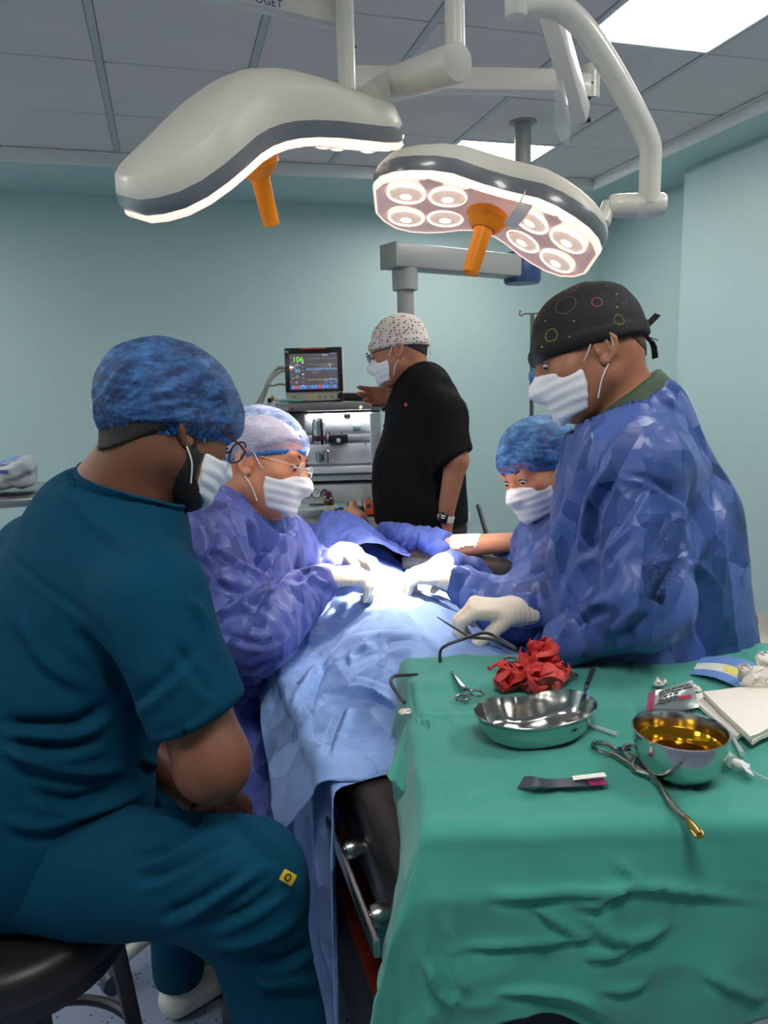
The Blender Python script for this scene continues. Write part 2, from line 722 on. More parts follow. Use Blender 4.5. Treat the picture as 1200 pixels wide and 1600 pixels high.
def nets(f, lo, hi, h):
    """surface of f(p) = 0 as quads (naive surface nets on a sparse band)"""
    lo, hi = np.asarray(lo, float), np.asarray(hi, float)
    nc = np.ceil((hi - lo) / (4 * h)).astype(int) + 1
    n = (nc - 1) * 4 + 1
    ax = [lo[i] + np.arange(nc[i]) * 4 * h for i in range(3)]
    g = np.stack(np.meshgrid(*ax, indexing='ij'), -1).reshape(-1, 3)
    dc = f(g, False).reshape(nc)
    ii = [np.minimum((np.arange(n[i]) + 2) // 4, nc[i] - 1) for i in range(3)]
    D = dc[np.ix_(*ii)].astype(np.float64)
    band = np.argwhere(np.abs(D) < 7.5 * h)
    D[tuple(band.T)] = f(lo + band * h, True)
    S = D < 0
    cnt = np.zeros(tuple(n - 1), np.int8)
    for c in _CORN:
        cnt += S[c[0]:n[0] - 1 + c[0], c[1]:n[1] - 1 + c[1], c[2]:n[2] - 1 + c[2]]
    act = (cnt > 0) & (cnt < 8)
    cells = np.argwhere(act)
    idx = np.full(act.shape, -1, np.int64)
    idx[act] = np.arange(len(cells))
    val = np.stack([D[tuple((cells + c).T)] for c in _CORN], 1)
    acc = np.zeros((len(cells), 3))
    num = np.zeros(len(cells))
    for a, b in _EDG:
        m = (val[:, a] < 0) != (val[:, b] < 0)
        t = val[m, a] / (val[m, a] - val[m, b])
        acc[m] += _CORN[a] + t[:, None] * (_CORN[b] - _CORN[a])
        num[m] += 1
    vs = lo + (cells + acc / num[:, None]) * h
    quads = []
    for axis in range(3):
        o1, o2 = (axis + 1) % 3, (axis + 2) % 3
        sl0 = [slice(None)] * 3
        sl1 = [slice(None)] * 3
        sl0[axis], sl1[axis] = slice(0, -1), slice(1, None)
        e = np.argwhere(S[tuple(sl0)] != S[tuple(sl1)])
        e = e[(e[:, o1] > 0) & (e[:, o2] > 0) & (e[:, o1] < n[o1] - 1) & (e[:, o2] < n[o2] - 1)]
        d1 = np.zeros(3, int); d1[o1] = 1
        d2 = np.zeros(3, int); d2[o2] = 1
        q = np.stack([idx[tuple(x.T)] for x in (e - d1 - d2, e - d2, e, e - d1)], 1)
        flip = ~S[tuple(e.T)]
        q[flip] = q[flip][:, ::-1]
        quads.append(q)
    q = np.concatenate(quads)
    return vs, q[(q >= 0).all(1)]


def vnormals(vs, q):
    a, b, c, d = (vs[q[:, i]] for i in range(4))
    fn = np.cross(c - a, d - b)
    nn = np.zeros_like(vs)
    for i in range(4):
        for ax in range(3):
            nn[:, ax] += np.bincount(q[:, i], fn[:, ax], len(vs))
    return nn / (np.linalg.norm(nn, axis=1, keepdims=True) + 1e-12)


def relax(vs, q, it=2, lam=0.5):
    """Laplacian smoothing"""
    e = np.concatenate([q[:, [0, 1]], q[:, [1, 2]], q[:, [2, 3]], q[:, [3, 0]]])
    e = np.concatenate([e, e[:, ::-1]])
    deg = np.bincount(e[:, 0], minlength=len(vs))[:, None] + 1e-9
    for _ in range(it):
        s = np.stack([np.bincount(e[:, 0], vs[e[:, 1], i], len(vs)) for i in range(3)], 1)
        vs = vs + (s / deg - vs) * lam
    return vs


def sculpt(f, h, pad=0.03, lo=None, hi=None, smooth=1, fold=None):
    """field -> (verts, quads); fold(verts, normals) -> displacement along the normal"""
    if lo is None:
        lo, hi = f.bounds(pad)
    vs, q = nets(f, lo, hi, h)
    vs = relax(vs, q, smooth)
    if fold is not None:
        n = vnormals(vs, q)
        vs = vs + n * fold(vs, n)[:, None]
    return vs, q
# ================================================================== THE ROOM
TX0, TY0, T = -0.151, 3.381, 0.6          # ceiling grid origin and tile size
CEIL, SOFF = 2.80, 2.735
XR, YB = TX0 + 5 * T, TY0 + 2 * T         # where the tiles end on the right and at the back
WALL_Y, WALL_X, PIER_X, PIER_Y = 5.25, 3.36, 3.15, 4.05
WALL_L, WALL_F = -3.0, -2.6

mat('wall_paint', srgb(180, 205, 204), 0.45, spec=0.35, bumps=[('noise', 60, 0.06, 0.003)], var=(1.3, srgb(174, 199, 198), 0.5))
mat('ceiling_tile', srgb(222, 210, 208), 0.8, spec=0.2, bumps=[('dots', 240, 0.12, 0.002)], var=(3.0, srgb(212, 200, 200), 0.6))
mat('ceiling_white', srgb(226, 226, 222), 0.6)
mat('grid_metal', srgb(182, 184, 186), 0.5)
mat('dark_gap', srgb(60, 62, 64), 0.9)
mat('vinyl_floor', srgb(148, 158, 184), 0.35, spec=0.4, var=(4.0, srgb(138, 148, 174), 0.7), speck=(55, srgb(46, 52, 70), 0.16))
mat('vinyl_cove', srgb(206, 198, 180), 0.5, speck=(160, srgb(170, 160, 145), 0.2))
mat('panel_light', (1, 1, 1, 1), 0.5, emit=((1.0, 0.97, 0.93, 1), PANEL_STRENGTH))
mat('panel_frame', srgb(225, 226, 226), 0.5)

struct('floor', box2((WALL_L, WALL_F, -0.1), (WALL_X + 0.1, WALL_Y + 0.1, 0)), 'vinyl_floor')
struct('wall_back', box2((WALL_L, WALL_Y, 0), (WALL_X + 0.1, WALL_Y + 0.1, CEIL + 0.1)), 'wall_paint')
struct('wall_right', merge(box2((PIER_X, WALL_F, 0), (PIER_X + 0.3, PIER_Y, CEIL + 0.1)),
                           box2((WALL_X, PIER_Y - 0.02, 0), (WALL_X + 0.1, WALL_Y, CEIL + 0.1))), 'wall_paint')
struct('wall_left', box2((WALL_L - 0.1, WALL_F, 0), (WALL_L, WALL_Y + 0.1, CEIL + 0.1)), 'wall_paint')
struct('wall_front', box2((WALL_L, WALL_F - 0.1, 0), (PIER_X + 0.3, WALL_F, CEIL + 0.1)), 'wall_paint')


def cove(a, b, nrm, name):
    """vinyl turned up against the wall with a rounded foot"""
    a, b, nrm = V(*a), V(*b), V(*nrm)
    prof = [(0.0, 0.16), (0.004, 0.16), (0.006, 0.10), (0.010, 0.06), (0.022, 0.028), (0.05, 0.008), (0.09, 0.002), (0.0, 0.001)]
    struct(name, loft([[p + nrm * u + V(0, 0, z) for u, z in prof] for p in (a, b)]), 'vinyl_cove', smooth=60)


cove((PIER_X, WALL_F, 0), (PIER_X, PIER_Y, 0), (-1, 0, 0), 'baseboard_right')
cove((WALL_L, WALL_Y, 0), (WALL_X, WALL_Y, 0), (0, -1, 0), 'baseboard_back')
cove((WALL_X, PIER_Y, 0), (WALL_X, WALL_Y, 0), (-1, 0, 0), 'baseboard_recess')

ceil = struct('ceiling', box2((WALL_L, WALL_F, CEIL + 0.03), (XR, YB, CEIL + 0.12)), 'dark_gap')
struct('trim_1', merge(box2((WALL_L, YB, SOFF), (XR + 0.02, YB + 0.022, CEIL + 0.05), 0.004),
                       box2((XR, WALL_F, SOFF), (XR + 0.022, YB + 0.022, CEIL + 0.05), 0.004),
                       box2((WALL_L, YB - 0.02, CEIL - 0.006), (XR, YB, CEIL), 0.002),
                       box2((XR - 0.02, WALL_F, CEIL - 0.006), (XR, YB, CEIL), 0.002)), 'ceiling_white')
struct('trim_2', merge(box2((WALL_L, YB + 0.022, SOFF + 0.002), (WALL_X, WALL_Y, SOFF + 0.05)),
                       box2((XR + 0.022, WALL_F, SOFF + 0.002), (WALL_X, YB + 0.022, SOFF + 0.05))), 'wall_paint')

# each ceiling tile, its bars and the light panels let into the grid
LIGHTS = {(3, -2), (3, 1), (3, -5), (0, -6), (-4, -5), (-4, -2), (-4, 1)}
tile_me = None
for i in range(-5, 5):
    for j in range(-10, 2):
        x, y = TX0 + (i + 0.5) * T, TY0 + (j + 0.5) * T
        if (i, j) in LIGHTS:
            continue
        if j < -4:
            continue
        if tile_me is None:
            tile_me = new_mesh('ceiling_tile', box((0, 0, 0), (T - 0.030, T - 0.010, 0.012), None, 0.003, 1), 'ceiling_tile')
        o = bpy.data.objects.new('ceiling_tile', tile_me)
        COL.objects.link(o)
        o.parent = ceil
        o.location = (x, y, CEIL + 0.008 + random.uniform(-0.0012, 0.0012))
for i in range(-5, 6):
    part('grid_bar', box2((TX0 + i * T - 0.014, TY0 - 4 * T, CEIL - 0.001), (TX0 + i * T + 0.014, YB, CEIL + 0.012)), 'grid_metal', ceil)
for j in range(-4, 2):
    part('grid_bar', box2((WALL_L + 0.05, TY0 + j * T - 0.010, CEIL + 0.006), (XR, TY0 + j * T + 0.010, CEIL + 0.012)), 'grid_metal', ceil)
part('far_tiles', box2((WALL_L, WALL_F, CEIL + 0.004), (XR, TY0 - 4 * T, CEIL + 0.02)), 'ceiling_tile', ceil)

LL = {(3, -2): 'large white ceiling light panel at the top right above the curved lamp tube',
      (3, 1): 'white ceiling light panel at the back behind the right surgical lamp',
      (3, -5): 'white ceiling light panel on the right over the photographer',
      (0, -6): 'white ceiling light panel straight above the photographer',
      (-4, -5): 'white ceiling light panel at the left over the photographer',
      (-4, -2): 'white ceiling light panel on the left side of the room',
      (-4, 1): 'white ceiling light panel in the back left of the room'}
for (i, j), lab in LL.items():
    x, y = TX0 + (i + 0.5) * T, TY0 + (j + 0.5) * T
    t = thing('ceiling_light_panel', lab, 'light', (x, y, CEIL), 'square light panels in the ceiling')
    w = T / 2 - 0.004
    part('diffuser', box2((x - w + 0.014, y - w + 0.014, CEIL + 0.002), (x + w - 0.014, y + w - 0.014, CEIL + 0.014)), 'panel_light', t)
    fr = []
    for s in (-1, 1):
        fr.append(box((x + s * (w - 0.007), y, CEIL + 0.006), (0.014, 2 * w, 0.016), None, 0.002, 1))
        fr.append(box((x, y + s * (w - 0.007), CEIL + 0.006), (2 * w - 0.028, 0.014, 0.016), None, 0.002, 1))
    part('panel_frame', merge(*fr), 'panel_frame', t)
# ================================================================== SURGICAL LIGHTS
mat('lamp_white', srgb(216, 212, 198), 0.42, spec=0.4, coat=0.05)
mat('lamp_grey', srgb(112, 116, 120), 0.3, coat=0.4)
mat('lamp_under', srgb(232, 205, 200), 0.12, spec=0.7, coat=0.6, emit=((1.0, 0.62, 0.52, 1), 0.22))
mat('lamp_rim', srgb(245, 225, 215), 0.1, emit=((1.0, 0.74, 0.6, 1), 1.1), coat=0.5)
mat('lens_ring', srgb(255, 235, 220), 0.1, emit=((1.0, 0.84, 0.66, 1), 2.6))
mat('lens_glass', srgb(240, 215, 200), 0.06, emit=((1.0, 0.72, 0.52, 1), 0.55), coat=0.8, bumps=[('wave', 60, 0.3, 0.004)])
mat('lens_core', srgb(255, 240, 225), 0.1, emit=((1.0, 0.86, 0.7, 1), 1.8))
mat('orange_plastic', srgb(255, 150, 8), 0.38, spec=0.4)
mat('paint_arm', srgb(216, 214, 204), 0.32, coat=0.15)
mat('arm_pinkish', srgb(200, 188, 186), 0.35)
mat('black_plastic', srgb(22, 22, 24), 0.4)
mat('blue_ink', srgb(60, 66, 150), 0.5)
mat('clear_film', srgb(235, 240, 240), 0.08, alpha=0.22, coat=0.5, bumps=[('crumple', 40, 0.6, 0.004)])
mat('white_tape', srgb(246, 238, 228), 0.6)
FIELD = pixz(603, 893, 1.0)


def surgical_light(center, axis, xdir, L, W, label, handle_len=0.150, sag=.075, tall=1.0, hx=0.0, hz=-.038):
    """two-winged lamp head: axis points along the beam, xdir along the wings"""
    c = np.asarray(center, float)
    z = -unit(axis)
    x = unit(xdir)
    z = unit(z - x * (z @ x))
    y = np.cross(z, x)
    B = np.column_stack([x, y, z])
    t = thing('surgical_light', label, 'surgical lamp', c, 'surgical lamps over the table')
    us = np.array([-1, -.985, -.93, -.82, -.68, -.52, -.36, -.22, -.1, 0, .1, .22, .36, .52, .68, .82, .93, .985, 1])
    ws = np.interp(np.abs(us), [0, .15, .35, .55, .78, .93, 1], [.70, .72, .92, 1.0, .95, .68, .42]) * W
    per = np.concatenate([np.stack([us * L, -ws], 1), np.stack([us[::-1] * L, ws[::-1]], 1)])

    def zc(px):
        return -sag * (1 - np.cos(np.pi * np.clip(np.abs(px) / L, 0, 1))) / 2

    def hf(px):
        return 0.62 + 0.38 * np.cos(np.pi * np.clip(np.abs(px) / L, 0, 1) / 2)

    def loop(s, h, shy=None):
        p = per * np.array([s, s if shy is None else shy])
        return c + np.column_stack([p[:, 0], p[:, 1], zc(p[:, 0]) + (h * tall * hf(p[:, 0]) if h > 0 else h)]) @ B.T
    part('housing', loft([loop(1.0, 0.0), loop(1.0, 0.012), loop(.992, 0.030, .985), loop(.975, 0.062, .93), loop(.968, .070, .905), loop(.955, .075, .87), loop(.80, .096, .50), loop(.76, .099, .44), loop(.4, .106, .2), loop(.05, .108, .05)]), 'lamp_white', t, smooth=60)
    part('grey_band', loft([loop(1.002, 0.004), loop(1.008, -0.006), loop(1.006, -0.020), loop(.985, -.032)]), 'lamp_grey', t, smooth=60)
    part('light_rim', loft([loop(.988, -.029), loop(.988, -.040), loop(.97, -.047), loop(.955, -.047)], (False, False)), 'lamp_rim', t, smooth=60)
    un = part('light_cover', loft([loop(.985, -.032), loop(.962, -.046), loop(.93, -.044), loop(.6, -.044), loop(.1, -.044)], (False, True)), 'lamp_under', t, smooth=50)
    for sx in (-1, 1):
        for (px, py) in ((.36, -.36), (.36, .36), (.70, -.40), (.70, .40)):
            lx, ly = sx * px * L, py * W * 1.02
            r = 0.155 * L
            e = 0.01
            sl = (zc(lx + e) - zc(lx - e)) / (2 * e)
            nn = unit(x * (-sl) * 1.0 + z)
            p = c + B @ np.array([lx, ly, zc(lx) - 0.0455])
            q = part('lens', lathe([(r * .98, 0.0), (r * .8, -.004), (r * .45, -.006), (.0, -.007)], p, nn, 24, (False, False)), 'lens_glass', un)
            part('lens_ring', torus(p - nn * 0.001, r, .0024, nn, 28, 6), 'lens_ring', un)
            part('lens_core', lathe([(r * .38, -.0055), (r * .2, -.009), (0, -.010)], p, nn, 16), 'lens_core', un)
    # sterile handle: wide cup and a tapering grip
    h0 = c + B @ np.array([hx, 0, hz])
    k = part('handle', lathe([(.020, 0), (.049, -.002), (.052, -.010), (.051, -.020), (.046, -.023), (.038, -.038), (.027, -.046)], h0, z, 32, (True, False)), 'orange_plastic', t)
    part('grip', lathe([(.023, -.038), (.0235, -.048), (.0215, -.055), (.0195, -handle_len), (.0185, -handle_len - .003), (.012, -handle_len - .003), (0, -handle_len + .004)], h0, z, 28), 'orange_plastic', k)
    src = h0 - z * (handle_len + 0.02)
    d = FIELD - src
    for nm, watts, cone, blend in (('lamp_beam', LAMP_WATTS, 15, 0.8), ('lamp_spill', LAMP_SPILL, 62, 1.0)):
        ld = bpy.data.lights.new(nm, 'SPOT')
        ld.energy = watts
        ld.color = (1.0, 0.84, 0.70)
        ld.spot_size = math.radians(cone)
        ld.spot_blend = blend
        ld.shadow_soft_size = 0.10
        lo = bpy.data.objects.new(nm, ld)
        COL.objects.link(lo)
        lo.parent = t
        lo.location = src - c
        lo.rotation_euler = Vector([float(a) for a in d]).to_track_quat('-Z', 'Y').to_euler()
    return t, B, c, L


# ---- left lamp
a, b = pix(176, 280, 1.50), pix(596, 163, 1.78)
lampA, BA, cA, LA = surgical_light((a + b) / 2 + V(0, 0, 0.028), unit(V(0.30, 0.38, -0.88)), b - a, 0.335, 0.165,
                                   'large white surgical lamp on the left seen from the side, arched', sag=.068, hx=-.025, hz=-.056)
end = cA + BA @ np.array([LA * .93, 0, 0.0])
j0, j1 = pix(612, 133, 1.86), pix(716, 97, 1.62)
ux = unit(j1 - j0)
st = part('swivel_neck', merge(tube([end, end + (j0 - end) * .5 + V(0, 0, .01), j0 + ux * 0.01], [.026, .024, .026], 14),
                               box(end * .6 + j0 * .4, (.05, .035, .03), frame(BA[:, 2], BA[:, 0]), .006)), 'paint_arm', lampA)
part('swivel_joint', merge(lathe([(.010, 0), (.036, .002), (.039, .012), (.0405, .06), (.0405, .10), (.0395, .101), (.0395, .104), (.0405, .105), (.041, np.linalg.norm(j1 - j0) - .006), (.037, np.linalg.norm(j1 - j0)), (.0, np.linalg.norm(j1 - j0))], j0, ux, 32)), 'paint_arm', lampA)
tp = pix(711, 80, 1.66)
part('drop_tube', cyl(tp, tp + V(0, 0, 0.5), .0225, n=24), 'paint_arm', lampA)

# ---- right lamp
a, b = pix(610, 288, 1.74), pix(935, 382, 1.72)
lampB, BB, cB, LB = surgical_light((a + b) / 2 + V(0, 0, 0.040), unit(V(-0.22, -0.14, -0.95)), b - a, 0.272, 0.150,
                                   'smaller white surgical lamp on the right with its lit lenses showing', sag=.045, tall=.62)
end = cB + BB @ np.array([LB * .96, 0, 0.01])
k0, k1 = pix(951, 322, 1.72), pix(1040, 320, 1.70)
part('swivel_neck', tube([end, k0, k0 + unit(k1 - k0) * .02], [.018, .018, .018], 14), 'paint_arm', lampB)
L1 = np.linalg.norm(k1 - k0)
part('swivel_joint', lathe([(.0, 0), (.022, 0), (.0255, .006), (.027, .03), (.0275, .062), (.0268, .063), (.0268, .066), (.0275, .067), (.027, L1 - .008), (.022, L1), (0, L1)], k0, k1 - k0, 28), 'paint_arm', lampB)
bp = [pix(800, 8, 1.50), pix(862, 8, 1.52), pix(905, 36, 1.54), pix(950, 100, 1.58), pix(994, 178, 1.63), pix(1015, 225, 1.66), pix(1016, 262, 1.68), pix(1014, 318, 1.70)]
part('curved_tube', tube(smooth_path(bp, 60), .0245, 18), 'paint_arm', lampB)
fz = pix(806, 27, 1.50)
part('tube_fitting', lathe([(0, 0), (.019, 0), (.023, .006), (.0235, .25)], fz, (0, 0, 1), 24), 'paint_arm', lampB)
# strip of tape from the housing over the light cover
ta = [cB + BB @ np.array([0.085, -0.106, 0.02]), cB + BB @ np.array([0.082, -0.121, -0.012]), cB + BB @ np.array([0.072, -0.112, -0.062]), cB + BB @ np.array([0.055, -0.060, -0.085])]
part('tape_strip', ribbon(smooth_path(ta, 18), .030, .0008, BB[:, 0]), 'white_tape', lampB)

# ---- the suspension both lamps hang from
sus = thing('ceiling_arm_system', 'white jointed ceiling arms and pole carrying the surgical lamps', 'ceiling arm', pix(543, -120, 1.95))
p0 = pix(543, 150, 1.92)
po = part('pole', cyl(p0, p0 + V(0, 0, .62), .0235, n=24), 'paint_arm', sus)
pc = pix(543, 73, 1.92)
part('collar', merge(cyl(pc, pc + V(0, 0, .002), .0245, n=24), ), 'black_plastic', po)
part('screw', merge(cyl(pix(547, 87, 1.895), pix(547, 87, 1.90), .0035, n=10)), 'black_plastic', po)
part('screw', merge(cyl(pix(549, 3, 1.895), pix(549, 3, 1.90), .004, n=10)), 'black_plastic', po)


def beam(a, b, w, h, bev=.006):
    d = np.asarray(b) - np.asarray(a)
    F = frame(unit(d), V(0, 0, 1))       # x of the frame ~ up
    return box((np.asarray(a) + b) / 2, (h, w, np.linalg.norm(d)), F, bev, 2)


bm_a, bm_b = pix(545, 30, 1.93), pix(150, -62, 1.75)
ab = part('upper_arm', beam(bm_b, bm_a, .05, .058, .012), 'paint_arm', sus)
bd = unit(bm_a - bm_b)
bs = unit(np.cross(bd, V(0, 0, 1)))
part('arm_lettering', text_geo('OGET', .026, pix(398, 3, 1.83), bd, unit(np.cross(bs, bd))), 'blue_ink', ab, smooth=0)
part('lower_arm', beam(pix(545, 124, 2.02), pix(905, 130, 2.06), .05, .060, .008), 'paint_arm', sus)
sa, sb = pix(858, 10, 1.72), pix(908, 182, 1.98)
sp = part('spring_arm', beam(sa, sb, .045, .062, .008), 'paint_arm', sus)
cap_p = pix(914, 189, 1.965)
part('arm_slot', box(cap_p, (.008, .03, .008), frame(unit(sb - sa), V(0, 0, 1))), 'black_plastic', sp)
br = pix(922, 155, 2.06)
kn = part('arm_knuckle', merge(cyl(br, br + V(0, 0, .085), .025, n=20), box(br + V(-.02, 0, .03), (.05, .045, .06), None, .006)), 'paint_arm', sus)
part('screw', cyl(pix(925, 130, 2.03), pix(925, 130, 2.034), .004, n=10), 'black_plastic', kn)

# clear plastic pouch hanging from the spring arm
g = np.zeros((14, 8, 3))
c0, c1, c2, c3 = pix(866, 118, 1.86), pix(882, 128, 1.84), pix(886, 235, 1.80), pix(866, 205, 1.84)
for i in range(14):
    for j in range(8):
        u, v = i / 13, j / 7
        p = (c0 * (1 - v) + c1 * v) * (1 - u) + (c3 * (1 - v) + pix(893, 208, 1.80) * v) * u
        if i == 13:
            p = p * .4 + c2 * .6
        g[i, j] = p + FW * (-0.018 * math.sin(math.pi * v) * math.sin(math.pi * u) + .005 * noise3(V(u * 6, v * 4, 3.0)))
single('plastic_pouch', thicken(g, .0012), 'clear_film', 'clear plastic pouch hanging from the slanted ceiling arm', 'pouch', smooth=80)

# ---- grey pendant with a vertical column behind the anaesthetist
mat('pendant_grey', srgb(150, 152, 150), 0.4)
mat('pendant_blue', srgb(38, 66, 110), 0.4)
pm = pixz(817, 191, CEIL)
pe = pix(632, 402, 3.45)
pz = pe[2]
pn = thing('ceiling_pendant', 'grey medical pendant with square arm and drop column behind the white cap', 'pendant', (pm[0], pm[1], pz))
part('ceiling_tube', merge(cyl((pm[0], pm[1], pz), (pm[0], pm[1], CEIL + .01), .042, n=24), cyl((pm[0], pm[1], CEIL - .004), (pm[0], pm[1], CEIL + .002), .07, n=24)), 'pendant_grey', pn)
fa = V(pm[0], pm[1], pz)
ad = unit(V(pe[0] - pm[0], pe[1] - pm[1], 0))
ea = V(pe[0], pe[1], pz) + ad * .09
part('pendant_arm', beam(fa, ea, .13, .11, .012), 'pendant_grey', pn)
part('end_cap', box(ea, (.112, .132, .012), frame(ad, V(0, 0, 1)), .004), 'pendant_grey', pn)
part('arm_hub', merge(lathe([(0, .075), (.09, .075), (.098, .06), (.098, -.06), (.09, -.08), (0, -.08)], fa, (0, 0, 1), 28)), 'pendant_blue', pn)
part('column', merge(cyl(pe, pe - V(0, 0, .15), .062, .060, 24), cyl(pe - V(0, 0, .15), pe - V(0, 0, .62), .040, .040, 24), box(pe - V(0, 0, .72), (.2, .16, .3), None, .02)), 'pendant_grey', pn)
# ================================================================== OPERATING TABLE AND DRAPES
mat('black_leather', srgb(44, 40, 38), 0.38, bumps=[('noise', 90, 0.25, 0.002), ('noise', 6, 0.2, 0.01)], var=(5, srgb(58, 52, 48), 0.7))
mat('stool_black', srgb(20, 19, 20), 0.42, bumps=[('noise', 90, 0.25, 0.002)])
mat('steel', srgb(178, 180, 180), 0.28, metal=1.0, bumps=[('noise', 30, 0.05, 0.002)])
mat('steel_dark', srgb(120, 124, 126), 0.4, metal=0.9)
mat('base_black', srgb(24, 25, 30), 0.45)
mat('red_stripe', srgb(176, 66, 36), 0.45)
mat('rubber', srgb(44, 46, 50), 0.6)
mat('drape_light', srgb(146, 180, 236), 0.55, spec=0.3, bumps=[('facet', 6, 0.9, 0.75, (1, .7, 1)), ('facet', 17, 0.6, 0.6)], var=(7, srgb(134, 168, 230), 0.6))
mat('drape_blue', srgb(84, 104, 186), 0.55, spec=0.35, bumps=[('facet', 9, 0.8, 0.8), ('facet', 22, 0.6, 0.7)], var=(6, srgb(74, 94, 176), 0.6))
mat('skin_patient', srgb(214, 150, 116), 0.5, sss=0.0, bumps=[('noise', 150, 0.08, 0.001)])
mat('bandage', srgb(232, 226, 214), 0.7)

BX0, BX1, BY0, BY1, BZ = 0.252, 0.78, 0.845, 2.62, 0.85
op = thing('operating_table', 'black padded operating table with steel side rail under the blue drapes', 'operating table', (0.5, 1.6, 0))
part('mattress', box2((BX0, BY0, BZ - .078), (BX1, BY1, BZ), .016), 'black_leather', op, smooth=60)
part('frame', box2((BX0 + .004, BY0 + .004, BZ - .150), (BX1 - .004, BY1, BZ - .080), .003), 'steel_dark', op)
part('end_plate', box2((BX0 + .012, BY0 - .003, BZ - .140), (BX1 - .01, BY0 + .006, BZ - .095), .002), 'steel', op)
rl = part('side_rail', box2((.212, .842, .738), (.222, 1.9, .765), .003), 'steel', op)
for y in (.905, 1.065, 1.5, 1.8):
    part('rail_spacer', lathe([(.008, 0), (.008, .010), (.014, .011), (.016, .018), (.016, .028), (.012, .036), (.012, .05)], (.214, y, .752), (1, 0, 0), 18, (True, True)), 'steel', rl)
part('bolt', lathe([(.010, 0), (.009, .004), (0, .0045)], (BX0 + .004, .868, BZ - .10), (-1, 0, 0), 14), 'steel_dark', op)
part('column', box2((.40, 1.35, .30), (.66, 1.75, BZ - .15), .02), 'base_black', op)
part('base', box2((.29, 1.10, .09), (.76, 2.15, .375), .03), 'base_black', op)
part('base_stripe', box2((.285, 1.095, .375), (.765, 2.155, .392), .004), 'red_stripe', op)
for x in (.33, .72):
    for y in (1.2, 2.0):
        w = part('wheel', lathe([(0, -.02), (.05, -.02), (.062, -.014), (.066, 0), (.062, .014), (.05, .02), (0, .02)], (x - .02, y, .066), (1, 0, .0), 24), 'rubber', op)
        part('hub', lathe([(0, -.022), (.032, -.022), (.036, -.018)], (x - .02, y, .066), (1, 0, 0), 16), 'steel_dark', w)
lr = part('support_rod', cyl((.41, .93, .42), (.41, .93, BZ - .15), .008, n=12), 'steel', op)


def body_bump(X, Y):
    """relief of the covered body above the mattress"""
    h = np.interp(Y, [1.0, 1.12, 1.3, 1.6, 1.85, 2.1, 2.3, 2.5, 2.7], [.012, .025, .075, .105, .085, .12, .165, .13, .05])
    w = np.interp(Y, [1.0, 1.4, 1.9, 2.4], [.20, .23, .25, .25])
    u = np.clip(np.abs(X - .53) / w, 0, 1)
    g = 0.5 + 0.5 * np.cos(np.pi * u)
    leg = 0.030 * np.exp(-((X - .53) / .035) ** 2) * np.interp(Y, [1.1, 1.3, 1.6, 1.75], [0, 1, 1, 0])
    return h * g ** .75 - leg


def drape(ys, x0, x1, dl, dr, zfun, nx=150, flare=.10, seed=0.0, fold=.012, rad=.03, wave=1.6):
    """cloth over the table: flat across the top, falling over both long edges"""
    Y = np.asarray(ys, float)
    P = np.zeros((len(Y), nx, 3))
    for i, y in enumerate(Y):
        l = dl(y) if callable(dl) else dl
        r = dr(y) if callable(dr) else dr
        s = np.linspace(-l, (x1 - x0) + r, nx)
        over = np.where(s < 0, -s, np.where(s > x1 - x0, s - (x1 - x0), 0.0))
        sg = np.where(s < 0, -1.0, 1.0)
        t = np.clip(over / (rad * 1.57), 0, 1)
        ox = rad * np.sin(t * np.pi / 2) + np.maximum(over - rad * 1.57, 0) * (flare(sg) if callable(flare) else flare)
        oz = rad * (1 - np.cos(t * np.pi / 2)) + np.maximum(over - rad * 1.57, 0)
        X = np.clip(s, 0, x1 - x0) + x0 + sg * ox * (over > 0)
        z = zfun(np.clip(X, x0, x1), np.full(nx, y)) - oz
        q = np.stack([X, np.full(nx, y), z], 1)
        hang = np.clip(over / .12, 0, 1)
        X += sg * hang * fold * wave * np.sin(y * 31 + 2.2 * np.sin(y * 9 + seed) + s * 3)
        P[i] = np.stack([X, np.full(nx, y), z], 1)
    f = P.reshape(-1, 3)
    d = ridged(f * V(5, 4, 5) + seed, 1) * fold * .5 + creases(f, seed, 6.5, 5, .3) * fold * 1.3 + creases(f, seed + 20, 15.0, 5, .25) * fold * .55 + creases(f, seed + 40, 30.0, 4, .2) * fold * .25
    P[..., 2] += (d.reshape(P.shape[:2])) * np.clip(1, 0, 1)
    P[..., 0] += (noise3(f * 6 + seed + 40) * fold * .5).reshape(P.shape[:2])
    return P


# lower sheet: hangs down the left side of the table almost to the floor
ys = np.linspace(1.085, 2.2, 90)
lowz = lambda X, Y: np.full_like(X, BZ + .006)
P = drape(ys, BX0 - .018, BX1, lambda y: .56 + .05 * math.sin(y * 7), .25, lowz, 120, flare=.03, seed=3.0, fold=.006, rad=.02)
P[..., 1] += np.clip((.86 - P[..., 2]), 0, 1) * -.10 * (np.linspace(1, 0, 90)[:, None])
single('lower_drape', thicken(P, .0015), 'drape_light', 'pale blue drape hanging down the side of the operating table by the metal rail', 'drape', smooth=180)

